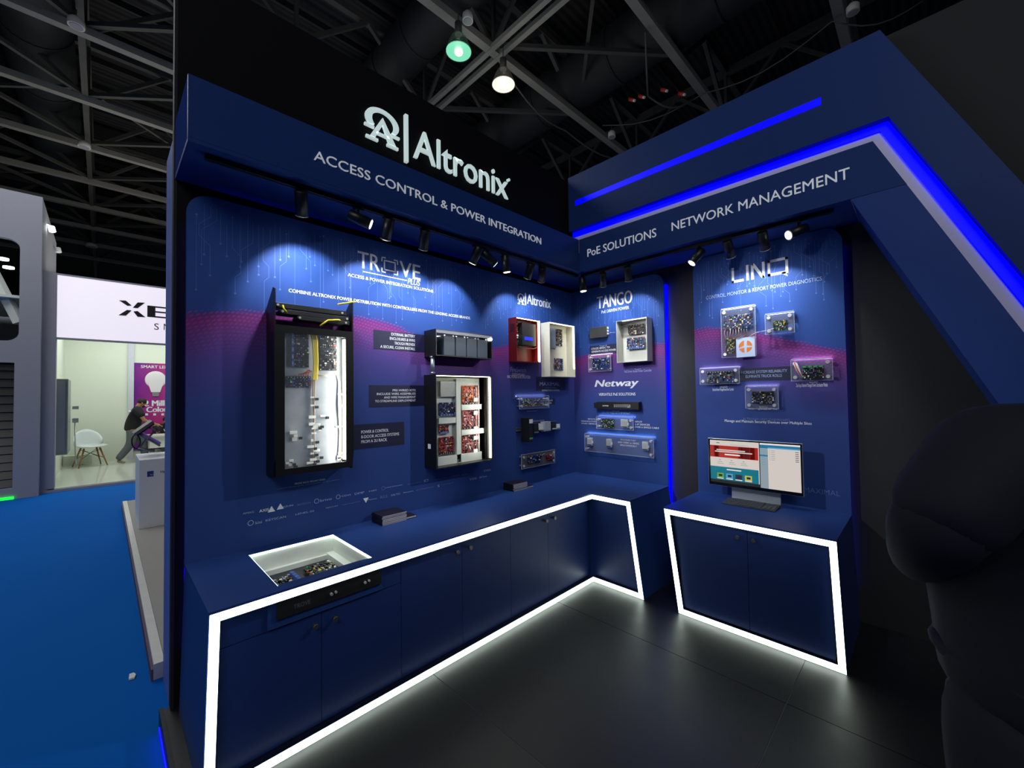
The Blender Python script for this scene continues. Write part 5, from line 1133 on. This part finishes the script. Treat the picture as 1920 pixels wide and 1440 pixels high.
# wall cabinet and pipe
p0, p1 = on('y', ya+.3, 108, 702), on('y', ya+.3, 130, 840)
q = thing('wall_cabinet', 'grey-green flat wall cabinet at the left inside the lit stand', 'cabinet', (-10, ya+.25, .9))
MB().box(-10.6, -9.6, ya+.121, ya+.34, p1.z, p0.z).build('body', mat('greenish_steel', (150, 162, 152), .4, .2), q, bevel=.01)
MB().box(-9.55, -9.58, ya+.16, ya+.3, p1.z+.05, p0.z-.05).build('door_edge', GREY, q)
MB().tube([(-10.7, ya+.4, 1.25), (-10.8, ya+.42, .2), (-10.9, ya+.55, .17)], .012, 6).build('pipe', STEEL, q); MB().box(-10.72, -10.66, ya+.36, ya+.46, 1.15, 1.25).build('valve', CHROME, q); MB().box(-10.72, -10.66, ya+.36, ya+.46, 1.45, 1.52).build('valve', CHROME, q)
# poster with a lamp bulb
py0, py1 = on('x', XB+.02, 251, 760).y, on('x', XB+.02, 251, 760).y+1.15; pz1, pz0 = on('x', XB+.02, 251, 680).z, on('x', XB+.02, 251, 785).z-.9
PM = bpy.data.materials.new('poster_print'); PM.use_nodes = True; n, l = mats_nodes(PM); b = n['Principled BSDF']; b.inputs['Roughness'].default_value = .4
ge = n.new('ShaderNodeNewGeometry'); sp = n.new('ShaderNodeSeparateXYZ'); l.new(ge.outputs['Position'], sp.inputs[0])
no = n.new('ShaderNodeTexNoise'); no.inputs['Scale'].default_value = 1.6; l.new(ge.outputs['Position'], no.inputs['Vector'])
ad = n.new('ShaderNodeMath'); ad.operation = 'ADD'; mr = n.new('ShaderNodeMapRange'); mr.inputs[1].default_value = py0; mr.inputs[2].default_value = py0+1.3; l.new(sp.outputs['Y'], mr.inputs[0]); l.new(mr.outputs[0], ad.inputs[0])
sb = n.new('ShaderNodeMath'); sb.operation = 'MULTIPLY_ADD'; sb.inputs[1].default_value = .8; sb.inputs[2].default_value = -.4; l.new(no.outputs['Fac'], sb.inputs[0]); l.new(sb.outputs[0], ad.inputs[1])
rp = n.new('ShaderNodeValToRGB'); rp.color_ramp.elements[0].color = (*srgb((110, 30, 140)), 1); rp.color_ramp.elements[1].color = (*srgb((220, 60, 110)), 1); l.new(ad.outputs[0], rp.inputs[0]); l.new(rp.outputs[0], b.inputs['Base Color'])
t = thing('poster', 'magenta poster advertising a smart bulb with white words', 'poster', (XB, (py0+py1)/2, pz0))
MB().box(XB+.001, XB+.02, py0, py1, pz0, pz1).build('sheet', PM, t)
def P11(px, py): return Xp(px, py, XB+.022)
W9('SMART LED BULBS', 264, 690, 345, 684.5, WHITE, t, x=XB+.021, bold=.02)
W9('12 Million', 264, 762, 330, 751, WHITE, t, x=XB+.021, bold=.05); W9('Colors', 274, 773, 320, 763, WHITE, t, x=XB+.021, bold=.05)
bc = P11(292, 712); bm_ = mat('bulb_print', (225, 220, 225), .5, noise=0)
MB().ball((XB+.022, bc[0], bc[1]), (.02, .24, .25), 10).build('bulb_print', bm_, t); MB().prism([(bc[0]-.17, bc[1]-.10), (bc[0]+.17, bc[1]-.10), (bc[0]+.10, bc[1]-.36), (bc[0]-.10, bc[1]-.36)], XB+.021, XB+.043, ax='x').build('bulb_neck', bm_, t)
MB().prism([(bc[0]-.08, bc[1]-.36), (bc[0]+.08, bc[1]-.36), (bc[0]+.07, bc[1]-.48), (bc[0]-.07, bc[1]-.48)], XB+.021, XB+.040, ax='x').build('bulb_screw', mat('screw_grey', (130, 130, 135), .4, noise=0), t)
for i in range(3): pz = P11(275+i*15, 777); MB().box(XB+.0205, XB+.022, pz[0]-.03, pz[0]+.03, pz[1]-.03, pz[1]+.03).build('icon', WHITE, t)
# shell chair
def chair(x, y, z, rz):
    t = thing('shell_chair', 'white shell chair on splayed wooden legs inside the lit stand', 'chair', (x, y, z)); M_ = Matrix.Translation((x, y, z)) @ Matrix.Rotation(rz, 4, 'Z')
    def T(p): return tuple(M_ @ Vector(p))
    q = MB(); N, K = 12, 12; vs = []
    for i in range(N+1):
        s_ = i/N
        for k_ in range(K+1):
            u_ = (k_/K-.5)*2
            if s_ < .5: yy = .24-.46*(s_/.5); zz = .44-.03*math.sin(s_*PI)+.10*u_*u_*(.3+s_); xx = u_*(.23-.02*abs(s_-.3))
            else: r_ = (s_-.5)/.5; yy = -.22-.10*r_+.12*u_*u_*(1-r_*.5); zz = .43+.40*r_-.10*u_*u_*r_*r_-.0; xx = u_*(.23-.05*r_*r_); zz += .12*u_*u_*(1-r_)
            vs.append(T((xx, yy, zz)))
    q.add(vs, [(i*(K+1)+k_, i*(K+1)+k_+1, (i+1)*(K+1)+k_+1, (i+1)*(K+1)+k_) for i in range(N) for k_ in range(K)], 0, True)
    o = q.build('shell', mat('chair_white', (212, 220, 222), .35, noise=0), t); sd = o.modifiers.new('thick', 'SOLIDIFY'); sd.thickness = .012
    wd_ = mat('beech', (170, 118, 72), .5, noise=.2)
    for sx in (-1, 1):
        for sy in (-1, 1): MB().tube([T((sx*.12, sy*.10, .415)), T((sx*.22, sy*.20, 0))], [.016, .010], 8).build('leg', wd_, t)
    for a_, b2 in (((-.13, -.11, .38), (.18, .16, .18)), ((.13, -.11, .38), (-.18, .16, .18)), ((-.13, .11, .38), (.18, -.16, .18)), ((.13, .11, .38), (-.18, -.16, .18))): MB().tube([T(a_), T(b2)], .005, 6).build('cross_wire', WIREB, t)
p = on('z', -.03, 169, 874); s_ = 1.25
chair(p.x, p.y, -.03, math.radians(-75))
bpy.data.objects['shell_chair'].scale = (1.2, 1.2, 1.12)
# bench-like low white plinth behind the chair
p = on('z', -.03, 128, 866); MB().box(XB+.01, XB+.25, ya+.13, ya+.65, -.03, .22).build('low_step', WW, bpy.data.objects['sign_stand'])
# plinth with laptop stand on the neighbouring grey carpet
a, b_ = on('z', -.003, 260, 993), on('z', -.003, 250.6, 953)
px0, py0_ = a.x, a.y; topz = on('x', px0, 262, 863).z
t = thing('plinth', 'grey display plinth with a blue label, on the neighbouring grey carpet', 'plinth', (px0-.4, py0_+.4, 0))
PG = mat('plinth_grey', (232, 234, 238), .5, noise=.03)
MB().box(px0-.85, px0, py0_, py0_+.9, -.003, topz).build('body', PG, t, bevel=.004)
def PL(px, py): p_ = on('x', px0+.002, px, py); return p_.y, p_.z
a, b_ = PL(276, 884), PL(288, 893); MB().box(px0+.0005, px0+.002, a[0], b_[0], b_[1], a[1]).build('blue_label', mat('label_blue', (40, 62, 140), .5), t)
W9('Hyk', 301, 888, 314, 882.5, INK, t, x=px0, bold=.02, caps=False); W9('TBLX', 281, 891.5, 288, 889, WHITE, t, x=px0+.002)
# folding display stand with tilted screen
s = thing('tablet_stand', 'folding metal stand with a tilted screen on the grey plinth', 'stand', (px0-.35, py0_+.3, topz))
def S3(px, py, dx_=0): p_ = on('x', px0-.3+dx_, px, py); return tuple(p_)
MS = mat('stand_metal', (120, 118, 126), .35, .6)
def sbar(p_, q_, r_, nm, m): MB().tube([p_, q_], r_, 8).build(nm, m, s)
for dx_ in (0, -.28):
    sbar(S3(262, 838, dx_), S3(292, 806, dx_), .012, 'strut', MS); sbar(S3(262, 814, dx_), S3(300, 836, dx_), .012, 'strut', MS); sbar(S3(276, 800, dx_), S3(300, 812, dx_), .010, 'strut', MS)
a, b_ = Vector(S3(250, 813)), Vector(S3(285, 789)); nrm = (b_-a).cross(Vector((1, 0, 0))).normalized()*.035
q = MB(); q.add([tuple(v_+Vector((dx_, 0, 0))+nrm*k_) for dx_ in (.05, -.42) for v_ in (a, b_) for k_ in (0, 1)], [(0, 1, 3, 2), (4, 6, 7, 5), (0, 4, 5, 1), (2, 3, 7, 6), (0, 2, 6, 4), (1, 5, 7, 3)]); q.build('tilted_screen', MS, s)
q = MB(); q.add([tuple(v_+Vector((dx_, 0, 0))+nrm*k_) for dx_ in (.03, -.40) for v_ in (a.lerp(b_, .04), a.lerp(b_, .96)) for k_ in (1.05, 1.5)], [(0, 1, 3, 2), (4, 6, 7, 5), (0, 4, 5, 1), (2, 3, 7, 6), (0, 2, 6, 4), (1, 5, 7, 3)]); q.build('screen_glass', BLACKP, s)
a, b_ = Vector(S3(266, 815)), Vector(S3(300, 833)); q = MB(); bar(q, a+Vector((-.15, 0, 0)), b_+Vector((-.15, 0, 0)), .3, .05); q.build('lilac_tray', mat('lilac_glow', (150, 120, 225), .3), s)
MB().tube([S3(255+8*math.cos(i*PI/6), 828+13*math.sin(i*PI/6), -.05) for i in range(13)], .008, 6).build('cable_loop', BLACKP, s)
sbar(S3(258, 842), S3(290, 845), .02, 'foot', MS)
# white table behind
tb = thing('table', 'white table between the two men in dark shirts', 'table', (-12.0, -2.5, -.03))
TX = -12.0; tz = on('x', TX, 300, 815).z
MB().box(TX-.5, TX+.1, on('x', TX, 276, 815).y, on('x', TX, 276, 815).y+1.3, tz-.04, tz).build('tabletop', OFFW, tb)
MB().box(TX-.02, TX+.02, on('x', TX, 276, 815).y+.05, on('x', TX, 276, 815).y+1.2, tz-.35, tz-.04).build('apron', OFFW, tb)
for yy in (.06, 1.24): MB().tube([(TX-.3, on('x', TX, 276, 815).y+yy, -.03), (TX-.3, on('x', TX, 276, 815).y+yy, tz-.04)], .03, 8).build('leg', OFFW, tb)

# ================================================================== PEOPLE
def skinned(name, m, parent, nodes, edges, root=0, sub=2):
    me = bpy.data.meshes.new(name); I = XF[parent].inverted() if parent else Matrix.Identity(4)
    keys = list(nodes); me.from_pydata([tuple(I @ Vector(nodes[k_][0])) for k_ in keys], [(keys.index(a), keys.index(b)) for a, b in edges], [])
    o = bpy.data.objects.new(name, me); COL.objects.link(o); o.parent = parent
    md = o.modifiers.new('skin', 'SKIN'); md.use_smooth_shade = True
    sv = me.skin_vertices[0].data if me.skin_vertices else None
    if sv is None: me.skin_vertices.new(); sv = me.skin_vertices[0].data
    for i, k_ in enumerate(keys):
        r_ = nodes[k_][1]; sv[i].radius = r_ if isinstance(r_, tuple) else (r_, r_); sv[i].use_root = (i == root)
    s_ = o.modifiers.new('sub', 'SUBSURF'); s_.levels = sub; s_.render_levels = sub
    me.materials.append(m); return o
def person(label, base, rz, J, shirt, trousers, shoes, hair_col, lanyard=False, hidden_legs=False, badge=None, sc=1.0, cs=1.0, sleeve=.72, ca=None, long_=False):
    """J: joint positions in the person's own frame (x right, y forward, z up)"""
    t = thing('person', label, 'person', tuple(base)); M_ = Matrix.Translation(Vector(base)) @ Matrix.Rotation(rz, 4, 'Z') @ Matrix.Scale(sc, 4)
    g = lambda k_: M_ @ Vector(J[k_])
    nd = {'pelvis': (g('pelvis'), .12*sc), 'chest': (g('chest'), .125*sc), 'neck': (g('neck'), .058*sc), 'head': (g('head'), (.078*sc, .095*sc)), 'crown': (g('crown'), (.068*sc, .082*sc))}
    ed = [('pelvis', 'chest'), ('chest', 'neck'), ('neck', 'head'), ('head', 'crown')]
    for s_ in 'LR':
        for a_, k_, r_ in (('chest', 'sh', .062), ('sh', 'el', .044), ('el', 'wr', .028), ('wr', 'palm', (.020, .038))):
            nd[k_+s_] = (g(k_+s_), tuple(x*sc for x in r_) if isinstance(r_, tuple) else r_*sc); ed.append((a_ if a_ == 'chest' else a_+s_, k_+s_))
        for a_, k_, r_ in (('pelvis', 'hip', .095), ('hip', 'kn', .06), ('kn', 'an', .04)):
            nd[k_+s_] = (g(k_+s_), r_*sc); ed.append((a_ if a_ == 'pelvis' else a_+s_, k_+s_))
        # hand: four fingers of unequal length and a thumb from the side of the palm
        w_, p_ = Vector(J['wr'+s_]), Vector(J['palm'+s_]); d = (p_-w_).normalized(); side = d.cross(Vector((0, 0, 1))); side = side.normalized() if side.length > .1 else Vector((1, 0, 0)); dn = side.cross(d)
        for i, L in enumerate((.062, .072, .068, .05)):
            b0 = p_+side*(.027-.018*i); m1 = b0+d*L*.5-dn*.006; m2 = b0+d*L*.9-dn*.022
            for nm, v_, r_ in (('a', b0+d*.012, .0095), ('b', m1+d*.012, .009), ('c', m2+d*.012, .0075)): nd['f%d%s%s' % (i, nm, s_)] = (M_ @ v_, r_*sc)
            ed += [('palm'+s_, 'f%da%s' % (i, s_)), ('f%da%s' % (i, s_), 'f%db%s' % (i, s_)), ('f%db%s' % (i, s_), 'f%dc%s' % (i, s_))]
        th = p_-d*.03+side*.03; nd['t1'+s_] = (M_ @ (th+side*.018+d*.01), .011*sc); nd['t2'+s_] = (M_ @ (th+side*.028+d*.035-dn*.01), .009*sc); ed += [('wr'+s_, 't1'+s_), ('t1'+s_, 't2'+s_)]
    body = skinned('body', SKIN, t, nd, ed)
    def cloth(name, keys, rad, eds, m): return skinned(name, m, t, {k_: (g(k_) if isinstance(k_, str) and k_ in J else None, tuple(x*sc for x in rad[i]) if isinstance(rad[i], tuple) else rad[i]*sc) for i, k_ in enumerate(keys)}, eds)
    J['slL'] = tuple(Vector(J['shL']).lerp(Vector(J['elL']), sleeve)); J['slR'] = tuple(Vector(J['shR']).lerp(Vector(J['elR']), sleeve)); J['collar'] = tuple(Vector(J['chest']).lerp(Vector(J['neck']), .62)); J['hem'] = tuple(Vector(J['pelvis'])+(Vector(J['pelvis'])-Vector(J['chest'])).normalized()*.13); J['waist'] = tuple(Vector(J['pelvis']).lerp(Vector(J['chest']), .45))
    if long_:
        for s_ in 'LR': J['wl'+s_] = tuple(Vector(J['el'+s_]).lerp(Vector(J['wr'+s_]), .93))
        cloth('sleeves', ['shL', 'elL', 'wlL'], [.10, .092, .06], [('shL', 'elL'), ('elL', 'wlL')], shirt); cloth('sleeves', ['shR', 'elR', 'wlR'], [.10, .092, .06], [('shR', 'elR'), ('elR', 'wlR')], shirt)
    cloth('shirt', ['hem', 'pelvis', 'waist', 'chest', 'collar', 'shL', 'slL', 'shR', 'slR'], [.165*cs, .185*cs, .18*cs, .19*cs, .095*cs, .115*(ca or cs), .088*(ca or cs), .115*(ca or cs), .088*(ca or cs)], [('hem', 'pelvis'), ('pelvis', 'waist'), ('waist', 'chest'), ('chest', 'collar'), ('chest', 'shL'), ('shL', 'slL'), ('chest', 'shR'), ('shR', 'slR')], shirt)
    J['anL2'] = tuple(Vector(J['knL']).lerp(Vector(J['anL']), 1.04)); J['anR2'] = tuple(Vector(J['knR']).lerp(Vector(J['anR']), 1.04))
    J['belt'] = tuple(Vector(J['pelvis'])+Vector((0, 0, .07)))
    cloth('trousers', ['belt', 'pelvis', 'hipL', 'knL', 'anL2', 'hipR', 'knR', 'anR2'], [.16*cs, .19*cs, .14*cs, .10, .08, .125*cs, .10, .08], [('belt', 'pelvis'), ('pelvis', 'hipL'), ('hipL', 'knL'), ('knL', 'anL2'), ('pelvis', 'hipR'), ('hipR', 'knR'), ('knR', 'anR2')], trousers)
    for s_ in 'LR':
        a_ = Vector(J['an'+s_]); tdir = Vector(J.get('toe'+s_, (a_.x, a_.y+.17, a_.z-.05)))
        skinned('shoe', shoes, t, {'a': (M_ @ (a_+Vector((0, -.02, -.03))), (.045*sc, .045*sc)), 'b': (M_ @ (a_.lerp(tdir, .6)+Vector((0, 0, -.02))), (.044*sc, .035*sc)), 'c': (M_ @ tdir, (.036*sc, .024*sc))}, [('a', 'b'), ('b', 'c')])
    h, cr, fd = Vector(J['head']), Vector(J['crown']), Vector(J['face']).normalized(); up = (cr-h).normalized(); rt = fd.cross(up).normalized()
    def hp(f_, r_, u_): return M_ @ (h+fd*f_+rt*r_+up*u_)
    q = MB(); c0 = hp(-.018, 0, .062); q.ball(tuple(c0), (.088*sc, .100*sc, .088*sc), 12); q.build('hair', hair_col, t)
    q = MB(); q.tube([tuple(hp(.088, 0, .035)), tuple(hp(.108, 0, .0)), tuple(hp(.092, 0, -.008))], [.008*sc, .014*sc, .012*sc], 8); q.build('nose', SKIN, t)
    for k_ in (-1, 1):
        MB().ball(tuple(hp(.082, k_*.030, .032)), .0105*sc, 6).build('eye', mat('eye_dark', (30, 24, 22), .2, noise=0), t)
        MB().ball(tuple(hp(0, k_*.082, .015)), (.014*sc, .014*sc, .028*sc), 8).build('ear', SKIN, t)
    MB().tube([tuple(hp(.086, -.022, -.032)), tuple(hp(.094, 0, -.033)), tuple(hp(.086, .022, -.032))], .006*sc, 6).build('mouth', mat('lips', (120, 60, 55), .5), t)
    MB().ball(tuple(hp(.052, 0, -.052)), (.045*sc, .045*sc, .035*sc), 8).build('beard', hair_col, t)
    if lanyard:
        c_ = Vector(J['chest'])
        q = MB()
        for k_ in (-1, 1): q.tube([tuple(M_ @ (Vector(J['collar'])+Vector((k_*.07, .02, .02)))), tuple(M_ @ (c_+Vector((k_*.06, .15, .02)))), tuple(M_ @ (c_+Vector((0, .16, -.14))))], .009*sc, 6)
        q.build('lanyard', OFFW, t)
    if badge: MB().ball(tuple(M_ @ Vector(badge)), (.02, .03, .03), 6).build('badge', OFFW, t)
    return t
NAVY = mat('dark_shirt', (24, 25, 28), .8, noise=.15, scale=50); JEAN = mat('grey_jeans', (92, 98, 102), .85, noise=.15, scale=60); SHOE = mat('tan_shoe', (150, 140, 120), .7, noise=.1)
# standing man seen in profile, leaning a hand on the table: he faces along +y
p = on('x', -12.2, 240, 872); foot = p
SP = dict(pelvis=(0, .18, .93), chest=(0, .23, 1.28), neck=(0, .28, 1.47), head=(0, .36, 1.56), crown=(0, .40, 1.66), face=(0, .93, -.36),
          shL=(-.18, .27, 1.40), elL=(-.22, .38, 1.12), wrL=(-.18, .58, .98), palmL=(-.17, .66, .96), shR=(.18, .27, 1.40), elR=(.24, .40, 1.12), wrR=(.20, .64, 1.0), palmR=(.19, .72, .97),
          hipL=(-.09, .20, .88), knL=(-.10, .40, .50), anL=(-.10, .45, .09), hipR=(.09, .18, .88), knR=(.10, .14, .48), anR=(.10, -.10, .12), toeR=(.10, .05, .03))
person('standing man in black shirt and grey jeans, looking down, in front of the magenta poster', (-12.2, p.y-.10, -.03), 0, SP, NAVY, JEAN, SHOE, HAIR, badge=(.12, .12, 1.36), sc=1.0)
p2 = on('x', -12.6, 303, 787)
hs = p2.z; 
SIT = dict(pelvis=(0, -.05, .46), chest=(0, .10, .84), neck=(0, .16, 1.03), head=(0, .22, 1.12), crown=(0, .23, 1.22), face=(.75, .6, -.15),
           shL=(-.19, .12, .96), elL=(-.26, .30, .76), wrL=(-.12, .50, .78), palmL=(-.07, .57, .78), shR=(.19, .12, .96), elR=(.24, .34, .76), wrR=(.10, .52, .78), palmR=(.05, .58, .78),
           hipL=(-.09, -.02, .46), knL=(-.12, .42, .48), anL=(-.12, .42, .09), hipR=(.09, -.02, .46), knR=(.12, .42, .48), anR=(.12, .42, .09))
person('seated man in black polo with white lanyard, half hidden by the blue wall edge', (-12.75, p2.y+.03, hs-1.17), math.radians(-70), SIT, NAVY, JEAN, SHOE, HAIR, lanyard=True)
# a stool under the seated man
st = thing('stool', 'dark stool under the seated man beyond the plinth', 'stool', (-12.75, p2.y+.03, -.03)); MB().tube([(-12.8, p2.y+.03, .28+.0), (-12.8, p2.y+.03, .33)], .17, 16).build('seat', BLACKP, st); MB().tube([(-12.8, p2.y+.03, -.03), (-12.8, p2.y+.03, .28)], .03, 10).build('column', CHROME, st); MB().tube([(-12.8, p2.y+.03, -.03), (-12.8, p2.y+.03, -.01)], .18, 16).build('foot_plate', CHROME, st)
# near figure in dark clothes at the right edge, seen from behind, arm bent outwards
BK = mat('near_dark_cloth', (16, 20, 32), .85, noise=.15, scale=40, bump=.2)
fwd = Vector((F.x, F.y, 0)).normalized(); rz_ = math.atan2(fwd.y, fwd.x)-PI/2
NB = CAM+fwd*.90+Vector((R.x, R.y, 0)).normalized()*1.26
NE = dict(pelvis=(0, .02, .98), chest=(0, .03, 1.34), neck=(.05, .05, 1.55), head=(.15, .08, 1.64), crown=(.17, .10, 1.74), face=(.1, .98, -.2),
          shL=(-.19, .03, 1.50), elL=(-.35, .0, 1.34), wrL=(-.14, .26, 1.16), palmL=(-.06, .31, 1.16), shR=(.22, .03, 1.48), elR=(.30, .02, 1.18), wrR=(.26, .22, 1.02), palmR=(.22, .30, 1.0),
          hipL=(-.10, .02, .92), knL=(-.14, .04, .50), anL=(-.14, .0, .09), hipR=(.10, .02, .92), knR=(.12, .04, .50), anR=(.12, .0, .09))
person('person in dark clothes seen from behind at the right edge, elbow out', (NB.x, NB.y, .0), rz_, NE, BK, BK, BLACKP, HAIR, cs=1.4, sleeve=1.1, ca=1.1, long_=True)
lt = thing('litter', 'small crumpled white scrap on the blue carpet', 'litter', tuple(on('z', -.1, 247, 1270))); p = on('z', -.1, 247, 1270)
MB().prism([(p.x-.03, p.y-.01), (p.x+.03, p.y-.015), (p.x+.035, p.y+.012), (p.x, p.y+.02), (p.x-.03, p.y+.01)], -.098, -.088, ax='z').build('scrap', OFFW, lt)
